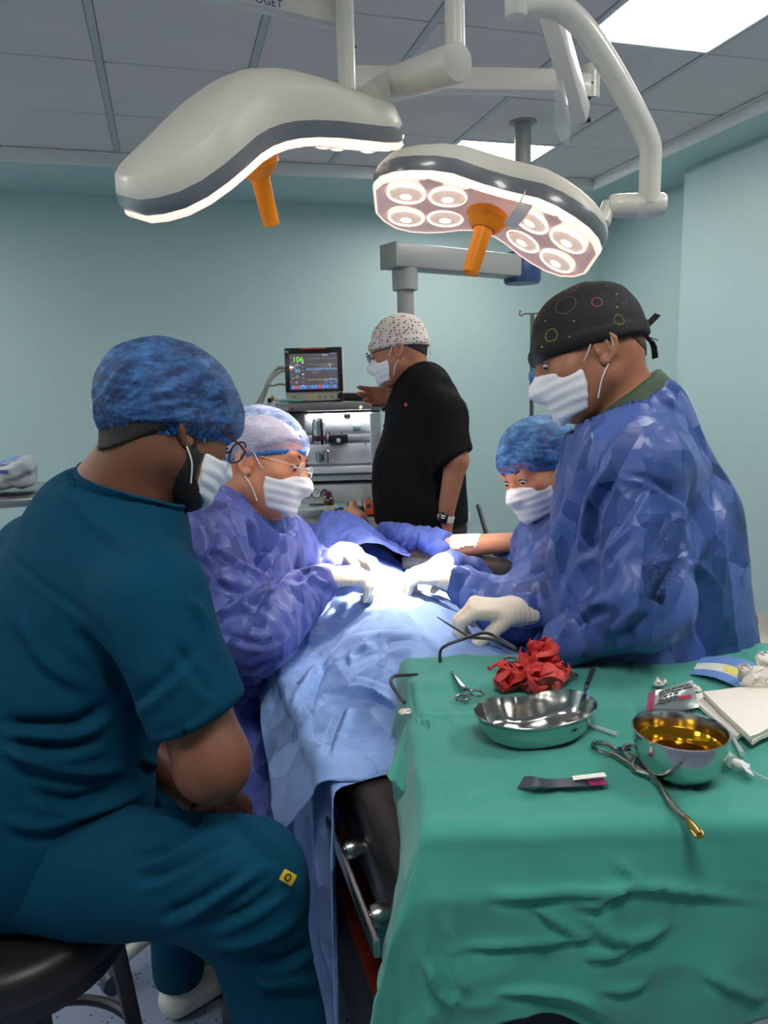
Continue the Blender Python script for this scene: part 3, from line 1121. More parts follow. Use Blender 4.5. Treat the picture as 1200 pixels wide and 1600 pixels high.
# upper sheet over the legs, with a straight hem towards the camera
ys = np.linspace(1.085, 2.46, 250)
upz = lambda X, Y: BZ + .018 + body_bump(X, Y)
P = drape(ys, BX0 - .03, BX1 + .01, lambda y: np.interp(y, [1.08, 1.25, 1.6, 2.2], [.15, .15, .11, .10]), .3, upz, 230, flare=lambda sg: np.where(sg < 0, .60, .15), seed=9.0, fold=.014, wave=.15)
hem = np.clip((1.20 - P[..., 1]) / .12, 0, 1)
P[..., 2] -= hem ** 2 * .012
P[..., 1] += hem * .012 * np.sin(P[..., 0] * 23) + hem * np.where(P[..., 0] < .26, .6 * (.26 - P[..., 0]), .02 * (P[..., 0] - .26))
vq = thicken(P, .0015)
vn = vnormals(vq[0], np.asarray(vq[1]))
DR_ST = [([(470, 1030), (505, 975), (560, 942), (640, 932)], 0.0204, 9), ([(462, 1075), (520, 1000), (560, 975), (640, 972), (690, 980)], -0.0221, 12), ([(490, 1098), (530, 1085), (580, 1086), (632, 1108)], 0.0238, 7), ([(548, 1048), (575, 1050), (620, 1068)], -0.0170, 8), ([(455, 1120), (480, 1060), (500, 1030)], 0.0170, 8), ([(550, 1100), (530, 1150), (520, 1185)], 0.0119, 6), ([(528, 960), (545, 975), (550, 985)], 0.0102, 5), ([(545, 1040), (560, 1020), (590, 1010)], 0.0153, 7), ([(600, 1010), (640, 1002), (665, 1015)], -0.0153, 8)]
vq = (vq[0] + vn * strokes(DR_ST)(vq[0], vn)[:, None], vq[1])
single('upper_drape', vq, 'drape_light', 'large light blue surgical sheet spread over the patient towards the green table', 'drape', smooth=180)

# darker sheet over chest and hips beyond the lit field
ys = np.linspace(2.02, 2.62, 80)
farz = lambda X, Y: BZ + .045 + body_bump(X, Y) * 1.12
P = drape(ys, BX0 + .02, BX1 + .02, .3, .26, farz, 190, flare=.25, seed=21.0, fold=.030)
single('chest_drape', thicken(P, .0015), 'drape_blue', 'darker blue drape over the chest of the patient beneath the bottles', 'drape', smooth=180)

# patient: head beyond the drape, left arm stretched out on the arm board
pf = Field(.03)
hd = V(.68, 2.83, .922)
pf.ell(hd, (.075, .085, .09)).ell(hd + V(0, -.045, .035), (.055, .06, .06)).cap(hd + V(0, -.05, .085), hd + V(0, -.035, .112), .014, .016, k=.02)
pf.ell(hd + V(0, -.09, .05), (.03, .03, .03))
pf.cap(hd + V(0, -.06, -.02), V(.58, 2.5, .94), .055)
pf.ell(V(.55, 2.36, .93), (.16, .22, .07)).ell(V(.54, 2.0, .90), (.14, .25, .04))
sh, elb, wr = V(.72, 2.42, .97), pix(690, 856, 2.2), pix(862, 842, 2.06)
pf.cap(sh, elb, .045, .040).cap(elb, wr, .036, .025)
hv = unit(wr - elb)
pf.cap(wr, wr + hv * .09, .022, .024, flat=(V(0, 0, 1), 1.6)).cap(wr + hv * .08, wr + hv * .16, .011, .008, k=.01).cap(wr + hv * .08 + V(.012, .018, 0), wr + hv * .15 + V(.016, .024, 0), .010, .008, k=.01)
pf.cap(wr + hv * .08 - V(.012, .018, 0), wr + hv * .155 - V(.012, .02, 0), .010, .008, k=.01).cap(wr + hv * .03 - V(.01, .02, 0), wr + hv * .09 - V(.025, .035, 0), .011, .009, k=.01)
for s in (-1, 1):
    pf.cap(V(.53 + s * .07, 1.85, .885), V(.53 + s * .07, 1.45, .885), .035, .03).cap(V(.53 + s * .07, 1.45, .885), V(.53 + s * .06, 1.16, .875), .03, .02)
pt = thing('person', 'patient lying under the blue drapes with one bare arm stretched out', 'person', (.55, 2.0, BZ))
part('body', sculpt(pf, .009, smooth=2), 'skin_patient', pt, smooth=180)
# tape on the forearm and the rolled dark sleeve at the elbow
tp_ = sculpt(Field(.01).cap(elb + (wr - elb) * .10, elb + (wr - elb) * .34, .0375, .0345), .006)
ra_ = (tp_[0] - elb) - np.outer((tp_[0] - elb) @ unit(wr - elb), unit(wr - elb))
keep = (ra_ @ unit(V(-.15, -.5, .85))) > .020 + .010 * noise3(tp_[0] * 45)
fq = tp_[1][keep[tp_[1]].all(1)]
part('bandage', (tp_[0], fq), 'bandage', pt, smooth=180)
sf = Field(.02).cap(sh, elb + unit(sh - elb) * .03, .052, .048).cap(elb + unit(sh - elb) * .03, elb - unit(sh - elb) * .005, .050, .046)
part('sleeve', sculpt(sf, .007, fold=lambda v, n: .012 * creases(v, 5, 14.0) + .008 * creases(v, 25, 30.0) + .006 * ridged(v * 20)), 'drape_blue', pt, smooth=180)

ab_ = thing('arm_board', 'black padded arm board under the stretched out bare arm', 'arm board', (elb[0], elb[1], .9))
d_ = unit(V(*(wr - elb)[:2], 0))
mid = (elb + wr) / 2 - V(0, 0, .062)
part('pad', box(mid + d_ * .03, (.60, .14, .045), np.column_stack([d_, np.cross(V(0, 0, 1), d_), V(0, 0, 1)]), .014), 'black_leather', ab_)
part('board', box(mid + d_ * .03 - V(0, 0, .029), (.58, .12, .012), np.column_stack([d_, np.cross(V(0, 0, 1), d_), V(0, 0, 1)]), .003), 'steel_dark', ab_)
part('bracket', beam(mid - d_ * .2 - V(0, 0, .04), V(BX1 - .02, mid[1] + .12, BZ - .11), .03, .02), 'steel_dark', ab_)

# ================================================================== INSTRUMENT TABLE UNDER A GREEN CLOTH
mat('green_cloth', srgb(70, 158, 142), 0.75, spec=0.2, sheen=0.25, bumps=[('noise', 700, 0.15, 0.0006), ('fold', 4, 0.35, 0.012)], var=(5, srgb(60, 146, 130), 0.6))
ZT = 0.95
BL, FL, BR = pixz(643, 1030, ZT), pixz(692, 1285, ZT), pixz(1192, 1012, ZT)
ex = unit(V(*(BR - BL)[:2], 0))
ey = V(-ex[1], ex[0], 0)
FLd = (FL - BL) @ ey
TW, TD = 1.05, -FLd
O = BL + ey * FLd                       # front left corner of the top
stand = thing('instrument_trolley', 'steel trolley standing hidden under the green cloth', 'trolley', O * V(1, 1, 0) + ex * .5 + ey * .3)
part('tray', box(O + ex * TW / 2 + ey * TD / 2 - V(0, 0, .022), (TW - .03, TD - .03, .03), np.column_stack([ex, ey, V(0, 0, 1)]), .006), 'steel', stand)
R3 = np.column_stack([ex, ey, V(0, 0, 1)])
# the tray is carried from the right so that it can reach over the operating table
for u, v in ((.66, .10), (.66, TD - .10)):
    b0 = O + ex * u + ey * v
    part('upright', cyl((b0[0], b0[1], .10), (b0[0], b0[1], ZT - .03), .0145, n=14), 'steel', stand)
for v in (.05, TD - .05):
    ft = part('base_bar', box(O + ex * .78 + ey * v + V(0, 0, .085 - ZT), (.52, .035, .03), R3, .004), 'steel', stand)
    for u in (.55, 1.0):
        b0 = O + ex * u + ey * v
        part('caster', lathe([(0, -.012), (.030, -.012), (.034, 0), (.030, .012), (0, .012)], (b0[0], b0[1], .035), ey, 18), 'rubber', ft)
part('base_cross', box(O + ex * .66 + ey * TD / 2 + V(0, 0, .085 - ZT), (.035, TD - .1, .03), R3, .004), 'steel', stand)

na, nb = 250, 200
DL, DF, DB, DR = .42, .31, .25, .25
A = np.linspace(-DL, TW + DR, na)[:, None] * np.ones((1, nb))
Bv = np.ones((na, 1)) * np.linspace(-DF, TD + DB, nb)[None, :]
rad = .022


def softclamp(a, hi):
    over = np.where(a < 0, -a, np.where(a > hi, a - hi, 0))
    t = np.clip(over / (rad * 1.57), 0, 1)
    out = rad * np.sin(t * np.pi / 2)
    dz = rad * (1 - np.cos(t * np.pi / 2)) + np.maximum(over - rad * 1.57, 0)
    return np.clip(a, 0, hi), np.where(a < 0, -1.0, 1.0) * out, dz, over


ca, oa, dza, ova = softclamp(A, TW)
cb, ob, dzb, ovb = softclamp(Bv, TD)
wav_a = (.5 + .5 * np.sin(Bv * 20 + 1.4 * np.sin(Bv * 9))) * .030 + .006 * np.sin(Bv * 47 + 1)
wav_b = (.5 + .5 * np.sin(A * 13 + 1.6 * np.sin(A * 5 + 2))) * .014 + .004 * np.sin(A * 39)
flr_a = np.clip(dza - rad, 0, 1)
flr_b = np.clip(dzb - rad, 0, 1)
corner = np.minimum(flr_a, flr_b)
sa_ = np.where(A < 0, -1.0, 1.0)
sb_ = np.where(Bv < 0, -1.0, 1.0)
X = ca + oa + sa_ * (flr_a * .05 + np.clip(flr_a / .2, 0, 1) * wav_a * (1 - np.clip(corner / .05, 0, 1) * .7) + corner * .32)
Yy = cb + ob + sb_ * (flr_b * .04 + np.clip(flr_b / .2, 0, 1) * wav_b * (1 - np.clip(corner / .05, 0, 1) * .7) + corner * .16)
dz = np.sqrt(dza ** 2 + dzb ** 2)
Z = ZT - dz
top = np.clip(1 - dz / .02, 0, 1)
pl = np.stack([A, Bv, A * 0], -1).reshape(-1, 3)
wr_top = (np.clip(ridged(pl * V(5, 3.4, 1) + 5, 2), .3, 1) - .3).reshape(na, nb) * .010 + noise3(pl * 9).reshape(na, nb) * .0015
wr_side = ridged(pl * V(4, 6, 1) + 2.5, 2).reshape(na, nb) * .016 + ridged(pl * V(9, 5, 1) + 8.5, 2).reshape(na, nb) * .008
crease = .004 * np.exp(-((A - .345) / .004) ** 2) + .004 * np.exp(-((A - .66) / .004) ** 2) + .003 * np.exp(-((Bv - .30) / .004) ** 2)
Z += top * (wr_top + crease)
sidea, sideb = np.clip(flr_a / .05, 0, 1), np.clip(flr_b / .05, 0, 1)
X += sa_ * sidea * wr_side
Yy += sb_ * sideb * wr_side
hem_w = .018 * np.sin(A * 17 + 1) + .02 * np.sin(Bv * 15)
Z += np.clip(dz / .3, 0, 1) * hem_w
hole = np.exp(-((A - .145) / .085) ** 2) * np.clip(-Bv - .2, 0, 1) / .11
Z += hole * .05
Pg = O + X[..., None] * ex + Yy[..., None] * ey
Pg[..., 2] = Z
gv_ = thicken(Pg[:, ::-1], .0016)
gn_ = vnormals(gv_[0], np.asarray(gv_[1]))
GR_ST = [([(755, 1402), (800, 1400), (870, 1395), (940, 1392), (1000, 1385)], .010, 7), ([(885, 1410), (930, 1412), (960, 1395), (990, 1385), (1080, 1392), (1190, 1410)], .012, 7), ([(830, 1410), (870, 1440), (915, 1465)], .009, 6), ([(920, 1430), (950, 1460), (1000, 1465), (1050, 1440)], .010, 8), ([(700, 1480), (800, 1475), (900, 1465), (940, 1462)], .008, 6), ([(910, 1495), (960, 1490), (1000, 1470)], .008, 7), ([(940, 1545), (980, 1545), (1010, 1530)], .007, 7), ([(1100, 1520), (1150, 1545), (1200, 1560)], .008, 7), ([(955, 1345), (985, 1365), (1000, 1378)], .006, 6), ([(770, 1552), (840, 1548), (910, 1562), (960, 1600)], .010, 7), ([(665, 1500), (690, 1550), (720, 1570)], .012, 9), ([(690, 1420), (712, 1500), (735, 1560)], .012, 10), ([(660, 1180), (680, 1230), (690, 1280)], -.008, 8), ([(650, 1060), (655, 1100), (668, 1140)], .008, 7), ([(980, 1050), (1000, 1120), (990, 1180)], .004, 5), ([(690, 1100), (720, 1140), (740, 1180)], .004, 6), ([(720, 1260), (780, 1235), (860, 1245)], .003, 6), ([(960, 1240), (1060, 1250), (1190, 1225)], .003, 6), ([(970, 1010), (1000, 1060), (1005, 1090)], .003, 4), ([(1055, 1012), (1070, 1030)], .004, 4)]
gv_ = (gv_[0] + gn_ * strokes(GR_ST)(gv_[0], gn_)[:, None], gv_[1])
single('green_tablecloth', gv_, 'green_cloth', 'green cloth draped over the instrument table', 'tablecloth', smooth=180)
cloth_z = lambda a, b: ZT + 0.004

# crumpled green corner and blue plastic sheet between the two tables
def rag(c4, nu, nv, amp, seed, bulge):
    """hanging cloth between four corners, gathered and creased"""
    G = np.zeros((nu, nv, 3))
    for i in range(nu):
        for j in range(nv):
            u, v = i / (nu - 1), j / (nv - 1)
            G[i, j] = (c4[0] * (1 - u) + c4[1] * u) * (1 - v) + (c4[3] * (1 - u) + c4[2] * u) * v - FW * bulge * math.sin(math.pi * u) * (.4 + .6 * v)
    f = G.reshape(-1, 3)
    d = amp * (ridged(f * 14 + seed, 2) + .6 * np.sin(np.repeat(np.linspace(0, 1, nu), nv) * 21 + 2 * noise3(f * 9)))
    e = amp * .8 * noise3(f * 16 + seed + 4)
    return thicken((f - np.outer(d, FW) + np.outer(e, UP)).reshape(nu, nv, 3), .0015)


single('green_towel', rag([pix(640, 1110, 1.26), pix(672, 1120, 1.20), pix(668, 1252, 1.10), pix(604, 1212, 1.13)], 40, 40, .010, 2.0, .02), 'green_cloth', 'green towel corner hanging between operating table and instrument table', 'towel', smooth=180)
single('blue_plastic_sheet', rag([pix(650, 1240, 1.10), pix(690, 1245, 1.07), pix(702, 1366, .99), pix(640, 1335, 1.00)], 36, 40, .010, 12.0, .015), 'drape_blue', 'crumpled blue plastic sheet on the black mattress beside the green cloth', 'plastic sheet', smooth=180)
# ================================================================== THINGS ON THE GREEN CLOTH
mat('polished_steel', srgb(200, 200, 196), 0.16, metal=1.0, bumps=[('noise', 25, 0.04, 0.002)])
mat('tool_steel', srgb(170, 168, 162), 0.24, metal=1.0)
mat('brass', srgb(190, 160, 90), 0.3, metal=1.0)
mat('blood_gauze', srgb(196, 34, 38), 0.55, bumps=[('crumple', 60, 0.4, 0.004), ('noise', 300, 0.3, 0.001)], var=(22, srgb(232, 96, 88), 0.75))
mat('blood', srgb(160, 14, 22), 0.3)
mat('iodine', srgb(58, 24, 4), 0.06, coat=0.6)
mat('amber_reflection', srgb(196, 140, 24), 0.12, metal=0.85)  # colour of the iodine's reflection painted inside the bowl
mat('white_gauze', srgb(240, 232, 220), 0.85, bumps=[('noise', 400, 0.3, 0.0008)])
mat('foil', srgb(168, 176, 176), 0.3, metal=0.6, bumps=[('crumple', 30, 0.4, 0.004)])
mat('magenta_print', srgb(150, 36, 84), 0.4)
mat('grey_print', srgb(70, 74, 80), 0.5)
mat('red_print', srgb(190, 50, 80), 0.5)
mat('packet_blue', srgb(112, 150, 214), 0.5)
mat('packet_white', srgb(238, 234, 226), 0.5)
mat('packet_yellow', srgb(232, 222, 120), 0.5)
mat('strap_pale', srgb(232, 214, 200), 0.5)
mat('pale_blue_plastic', srgb(150, 205, 226), 0.35)
mat('clear_plastic', srgb(214, 222, 220), 0.12, alpha=0.55, coat=0.5)
mat('white_plastic', srgb(232, 234, 232), 0.35)
mat('dark_grey_plastic', srgb(62, 68, 78), 0.4)
mat('black_cable', srgb(52, 56, 62), 0.45)
Z1 = ZT + .0055
UPV = V(0, 0, 1)


def on(x, y, dz=0.0):
    return pixz(x, y, Z1 + dz) 


def bar(a, b, w1, w2, th):
    """flat tapering bar lying on the cloth"""
    a, b = np.asarray(a, float), np.asarray(b, float)
    d = unit(b - a)
    s = np.cross(UPV, d)
    lo = [a - s * w1 / 2, a + s * w1 / 2, b + s * w2 / 2, b - s * w2 / 2]
    return loft([[p - UPV * 0 for p in lo], [p + UPV * th * .8 for p in lo], [p * .9 + (a + b) / 2 * .1 + UPV * th for p in lo]])


# kidney dish
rim_px = [(741, 1108), (752, 1096), (778, 1089), (808, 1090), (835, 1086), (862, 1080), (890, 1079), (915, 1085), (930, 1097), (929, 1110), (912, 1123), (880, 1134), (838, 1140), (795, 1138), (762, 1129), (746, 1119)]
rz = .042
rim = np.array([on(x, y, rz) for x, y in rim_px])
rim = smooth_path(list(rim) + [rim[0]], 96)[:-1]
cen = rim.mean(0)


def ring_at(s, z):
    p = cen + (rim - cen) * s
    p[:, 2] = Z1 + z
    return p


loops = [ring_at(.70, 0), ring_at(.80, .002), ring_at(.88, .010), ring_at(.95, .027), ring_at(.985, rz - .002), ring_at(1.015, rz - .001), ring_at(1.02, rz + .001), ring_at(1.0, rz + .002),
         ring_at(.972, rz - .003), ring_at(.935, .027), ring_at(.865, .011), ring_at(.78, .0045), ring_at(.68, .0025), ring_at(.3, .0025)]
single('kidney_dish', loft(loops), 'polished_steel', 'steel kidney dish in the middle of the green cloth', 'dish', smooth=70)

# bowl of iodine
bc = on(1060, 1207)
br_ = .0625
bh = .062
bw = thing('steel_bowl', 'small steel bowl holding dark brown iodine', 'bowl', bc)
part('bowl', lathe([(0, .0), (.034, 0), (.046, .006), (.056, .022), (.0615, .045), (br_ - .002, bh), (br_ + .001, bh + .001), (br_ + .0012, bh + .003), (br_ - .001, bh + .0035), (br_ - .0025, bh), (.0598, .045), (.0545, .0235), (.0515, .018), (0, .018)], bc, UPV, 56), 'polished_steel', bw, smooth=60)
part('iodine_reflection', lathe([(.0512, .0185), (.0538, .0235), (.0582, .040), (.0588, .0405)], bc, UPV, 56), 'amber_reflection', bw, smooth=80)  # amber reflection on the inner wall, put in as a coloured band
part('iodine', lathe([(0, .0215), (.0525, .0215), (.0528, .021)], bc, UPV, 48), 'iodine', bw)


def ring_handled(name, label, ring1, ring2, pivot, tips, rr, cat, r1=.0028, bladew=.009):
    """scissors or forceps: rings, shanks to the pivot, jaws to the tip"""
    t = thing(name, label, cat, pivot)
    for i, (rg, tip) in enumerate(zip((ring1, ring2), tips)):
        z = .003 + i * .004
        rg, pv, tp = rg + UPV * z, pivot + UPV * z, tip + UPV * z
        d = unit(pv - rg)
        part('finger_ring', torus(rg, rr, r1, UPV, 26, 8, sx=1.25, xdir=d), 'tool_steel', t)
        part('shank', tube([rg + d * rr * 1.2, rg * .6 + pv * .4, pv, pv + unit(tp - pv) * .006], [r1, r1 * 1.05, r1 * 1.3, r1 * 1.3], 8), 'tool_steel', t)
        part('jaw', bar(pv - unit(tp - pv) * .006 - UPV * .002, tp - UPV * .002, bladew, bladew * .3, .004), 'tool_steel', t)
    part('pivot_screw', lathe([(.004, 0), (.004, .010), (.003, .011), (0, .011)], pivot, UPV, 12), 'tool_steel', t)
    return t


ring_handled('surgical_scissors', 'closed steel scissors left of the kidney dish', on(722, 1093), on(745, 1089), on(724, 1080), (on(706, 1053), on(705, 1054)), .0105, 'scissors', .0022, .007)
# scissors half hidden under the red gauze: rings stick out on both sides
ring_handled('artery_forceps', 'steel forceps under the red gauze with rings to the right', on(884, 1056), on(890, 1061), on(846, 1066), (on(815, 1078), on(814, 1080)), .0115, 'forceps', .0024, .007)
ring_handled('towel_clip', 'steel clip behind the red gauze with one upright ring', on(797, 1033, .004), on(806, 1043), on(815, 1056), (on(830, 1066), on(831, 1068)), .0115, 'clip', .0024, .006)

# long sponge forceps in front of the bowl
t = thing('sponge_forceps', 'long steel sponge forceps lying in front of the bowl, brass coloured tip', 'forceps', on(1010, 1230))
f1, f2, tipp = on(943, 1172), on(988, 1178, .004), on(1092, 1304)
pv = on(1022, 1222)
for i, (rg) in enumerate((f1, f2)):
    dr_ = unit(on(985, 1200) - rg) if i == 0 else unit(on(995, 1200) - rg)
    part('finger_ring', torus(rg + UPV * .004, .0125, .0028, UPV, 26, 8, sx=1.5, xdir=dr_), 'tool_steel', t)
    part('shank', tube(smooth_path([rg + dr_ * .018 + UPV * .004, on(978 + i * 14, 1190 + i * 12, .005), pv + UPV * (.004 + i * .003), on(1052 - i * 3, 1258, .005), on(1078, 1286, .005)], 24), .0034, 8), 'tool_steel', t)
part('ratchet', bar(on(958, 1172, .004), on(985, 1172, .004), .006, .006, .004), 'tool_steel', t)
part('pivot_screw', lathe([(.005, 0), (.005, .011), (.003, .012), (0, .012)], pv, UPV, 12), 'tool_steel', t)
d_ = unit(on(1092, 1304) - on(1070, 1276))
part('tip', merge(tube([on(1072, 1278, .005), on(1086, 1297, .005), on(1093, 1306, .005)], [.0045, .0065, .005], 10), torus(on(1089, 1301, .005), .0055, .0025, UPV, 18, 6, sx=1.4, xdir=d_)), 'brass', t)

# scalpel
t = thing('scalpel', 'scalpel with dark handle right of the red gauze', 'scalpel', on(920, 1066))
part('handle', bar(on(927, 1046), on(917, 1073), .010, .008, .004), 'dark_grey_plastic', t)
part('ferrule', bar(on(919, 1068, .001), on(916, 1076, .001), .0085, .0085, .0042), 'steel', t)
part('blade', bar(on(916, 1076), on(912, 1086), .007, .003, .0015), 'dark_grey_plastic', t)

# red soaked gauze
def crumpled(c, r, seed, n=56, fr=2.6, flat=1.0):
    """a sheet scrunched up: smooth random walk of a square through a ball"""
    u, v = np.meshgrid(np.linspace(0, 1, n), np.linspace(0, 1, n), indexing='ij')
    q = np.stack([u * fr, v * fr, np.full_like(u, seed)], -1).reshape(-1, 3)
    p = np.stack([noise3(q) + .45 * noise3(q * 2.3 + 7) + .12 * noise3(q * 5 + 3), noise3(q + 31) + .45 * noise3(q * 2.3 + 37) + .2 * noise3(q * 5 + 33), noise3(q + 61) + .45 * noise3(q * 2.3 + 67) + .2 * noise3(q * 5 + 63)], 1)
    p += np.stack([(u.ravel() - .5) * .7, (v.ravel() - .5) * .7, 0 * u.ravel()], 1)
    ln = np.linalg.norm(p, axis=1, keepdims=True)
    p = p / ln * .92 * np.tanh(ln / .62)
    p = np.asarray(c, float) + p * np.asarray(r, float)
    p[:, 2] = np.maximum(p[:, 2], Z1 + .0006 + .0012 * noise3(q * 4))
    return thicken(p.reshape(n, n, 3), .0009)


parts_ = [crumpled(on(797, 1074) + UPV * .018, (.046, .036, .040), 1.3, fr=2.7), crumpled(on(822, 1082) + UPV * .018, (.052, .036, .040), 4.1, fr=2.7), crumpled(on(850, 1080) + UPV * .022, (.050, .036, .042), 8.7, fr=2.7), crumpled(on(838, 1066) + UPV * .040, (.044, .036, .046), 12.2, fr=2.7), crumpled(on(848, 1062) + UPV * .052, (.042, .036, .044), 15.9, fr=2.6), crumpled(on(868, 1070) + UPV * .030, (.038, .030, .034), 19.4, fr=2.7)]
vs_ = np.concatenate([p[0] for p in parts_])
fs_ = np.concatenate([np.asarray(p[1]) + sum(len(q[0]) for q in parts_[:i]) for i, p in enumerate(parts_)])
single('red_gauze', (vs_, fs_), 'blood_gauze', 'heap of crumpled gauze soaked red behind the kidney dish', 'gauze', smooth=180)
single('red_pellet', ellipsoid(on(765, 1046) + UPV * .003, (.0045, .004, .0035), None, 12, 8), 'blood', 'tiny red blood clot on the green cloth left of the red gauze', 'blood clot')

# torn foil strip in front
def strip_obj(name, pts, w, side, m, label, cat, th=.0008, extra=None):
    t = thing(name, label, cat, np.mean(pts, 0) * V(1, 1, 0) + UPV * Z1)
    part('wrapper', ribbon(smooth_path(pts, 26), w, th, side), m, t, smooth=60)
    return t


t = strip_obj('torn_packet', [on(814, 1222, .004), on(838, 1222, .012), on(862, 1224, .006), (on(895, 1222, .007)), on(946, 1219, .004)], .022, ey, 'dark_grey_plastic', 'torn dark foil packet strip lying at the front of the green cloth', 'packet')
part('print_band', ribbon(smooth_path([on(918, 1222, .008), on(946, 1220, .0055)], 6), .018, .0008, ey), 'magenta_print', t)
part('inner_paper', ribbon(smooth_path([on(895, 1216, .009), on(920, 1213, .013), on(946, 1210, .014)], 8), .010, .0008, ey), 'packet_white', t)

# suture packet with magenta band, leaning
pa, pb, pc, pd = on(1006, 1120, .002), on(1015, 1082, .030), on(1082, 1062, .034), on(1092, 1105, .004)
t = thing('suture_packet', 'silver suture packet with printed text and magenta end band', 'packet', on(1048, 1112))
n_ = unit(np.cross(pd - pa, pb - pa))
G = np.zeros((20, 12, 3))
for i in range(20):
    for j in range(12):
        u, v = i / 19, j / 11
        G[i, j] = (pa * (1 - u) + pd * u) * (1 - v) + (pb * (1 - u) + pc * u) * v + n_ * (.007 * math.sin(math.pi * u) * math.sin(math.pi * v) + .0015 * noise3(V(u * 5, v * 4, 1)))
pk = part('foil_pouch', thicken(G, .002), 'foil', t, smooth=80)


def on_packet(u, v, lift=.0018):
    i, j = u * 19, v * 11
    i0, j0 = min(int(i), 18), min(int(j), 10)
    fu, fv = i - i0, j - j0
    return G[i0, j0] * (1 - fu) * (1 - fv) + G[i0 + 1, j0] * fu * (1 - fv) + G[i0, j0 + 1] * (1 - fu) * fv + G[i0 + 1, j0 + 1] * fu * fv + n_ * lift


ru, rv = unit(pd - pa), unit(pb - pa)
part('end_band', thicken(np.array([[on_packet(u, v, .0012) for v in np.linspace(0, 1, 8)] for u in (0, .06, .13)]), .0006), 'magenta_print', pk, smooth=80)
rs = random.Random(5)
for k in range(5):
    v0 = .86 - k * .11
    u0 = .2
    while u0 < (.85 if k < 2 else .55):
        wd = rs.uniform(.05, .14)
        part('print_line', ribbon([on_packet(u0, v0), on_packet(u0 + wd * .5, v0), on_packet(min(u0 + wd, .95), v0)], .0022, .0003, rv), 'grey_print', pk)
        u0 += wd + .025
part('print_word', ribbon([on_packet(.60, .42), on_packet(.72, .42), on_packet(.86, .42)], .0050, .0003, rv), 'red_print', pk)
part('print_mark', torus(on_packet(.30, .40, .002), .0035, .0005, n_, 18, 5), 'grey_print', pk)

single('pale_blue_cap', lathe([(0, 0), (.0105, 0), (.0105, .005), (.0095, .006), (0, .006)], on(1049, 1117), UPV, 22), 'pale_blue_plastic', 'small round pale blue cap behind the steel bowl', 'cap')

# crumpled white gauze bits behind the packet
for k, (x, y, r, lab) in enumerate(((1028, 1072, .013, 'small crumpled white gauze piece left of the silver packet'), (1088, 1080, .011, 'small crumpled white gauze piece right of the silver packet'), )):
    f = Field(.01).ell(on(x, y) + UPV * r * .6, (r * 1.3, r, r * .8)).ell(on(x + 8, y - 5) + UPV * r * .5, (r, r * .8, r * .7))
    single('gauze_piece', crumpled(on(x, y) + UPV * r * .8, (r * 1.3, r * 1.1, r * .9), 40 + 5.0 * k, 30), 'white_gauze', lab, 'gauze', 'loose white gauze', smooth=180)

single('gauze_piece', crumpled(pix(634, 1134, 1.24), (.016, .014, .012), 57.0, 30), 'strap_pale', 'small pinkish gauze lump at the left edge of the green cloth', 'gauze', 'loose white gauze', smooth=180)

# needle packet: blue with white and yellow stripe, slightly bent
t = thing('needle_packet', 'blue packet with white and yellow stripe beside the white gauze', 'packet', on(1125, 1060))
e0, e1 = on(1083, 1047, .002), on(1165, 1068, .004)
w0 = on(1098, 1030, .004) - on(1085, 1050, .004)


def stripe_geo(v0, v1, lift, u0=0.0, u1=1.0):
    us = np.linspace(u0, u1, 12)
    g = np.zeros((12, 4, 3))
    for i, u in enumerate(us):
        for j, v in enumerate(np.linspace(v0, v1, 4)):
            g[i, j] = e0 * (1 - u) + e1 * u + w0 * v * (1 + .5 * u) + UPV * (lift + .008 * math.sin(math.pi * u))
    return thicken(g, .0012)


pk = part('backing', stripe_geo(-.3, 1.0, 0), 'packet_blue', t)
part('white_stripe', stripe_geo(.05, .48, .0012), 'packet_white', pk)
part('yellow_patch', stripe_geo(.10, .44, .0022, .55, .9), 'packet_yellow', pk)

# folded white gauze swabs on the right and a crumpled one on top
gr = 'folded white gauze swabs'
for k, (c4, zz, lab) in enumerate(((((1075, 1092), (1108, 1086), (1185, 1140), (1150, 1156)), .000, 'lowest folded white gauze swab, reaching towards the steel bowl'),
                                   (((1100, 1090), (1215, 1080), (1230, 1135), (1175, 1164)), .006, 'middle folded white gauze swab of the pile at the right edge'),
                                   (((1098, 1087), (1210, 1072), (1235, 1125), (1172, 1158)), .013, 'topmost flat folded white gauze swab of the pile'))):
    q = [on(x, y, zz) for x, y in c4]
    G2 = np.zeros((16, 16, 3))
    for i in range(16):
        for j in range(16):
            u, v = i / 15, j / 15
            G2[i, j] = (q[0] * (1 - u) + q[1] * u) * (1 - v) + (q[3] * (1 - u) + q[2] * u) * v + UPV * (.0065 + .0012 * noise3(V(u * 5, v * 5, k * 3.0)))
    single('gauze_swab', thicken(G2[:, ::-1], .006), 'white_gauze', lab, 'gauze swab', gr, smooth=70)
parts_ = [crumpled(on(1182, 1082) + UPV * .030, (.040, .034, .030), 23.1), crumpled(on(1200, 1070) + UPV * .045, (.042, .036, .034), 27.5), crumpled(on(1165, 1078) + UPV * .030, (.026, .024, .022), 31.2)]
vs_ = np.concatenate([p[0] for p in parts_])
fs_ = np.concatenate([np.asarray(p[1]) + sum(len(q[0]) for q in parts_[:i]) for i, p in enumerate(parts_)])
single('crumpled_gauze', (vs_, fs_), 'white_gauze', 'crumpled white gauze lying on top of the folded swabs', 'gauze', smooth=180)

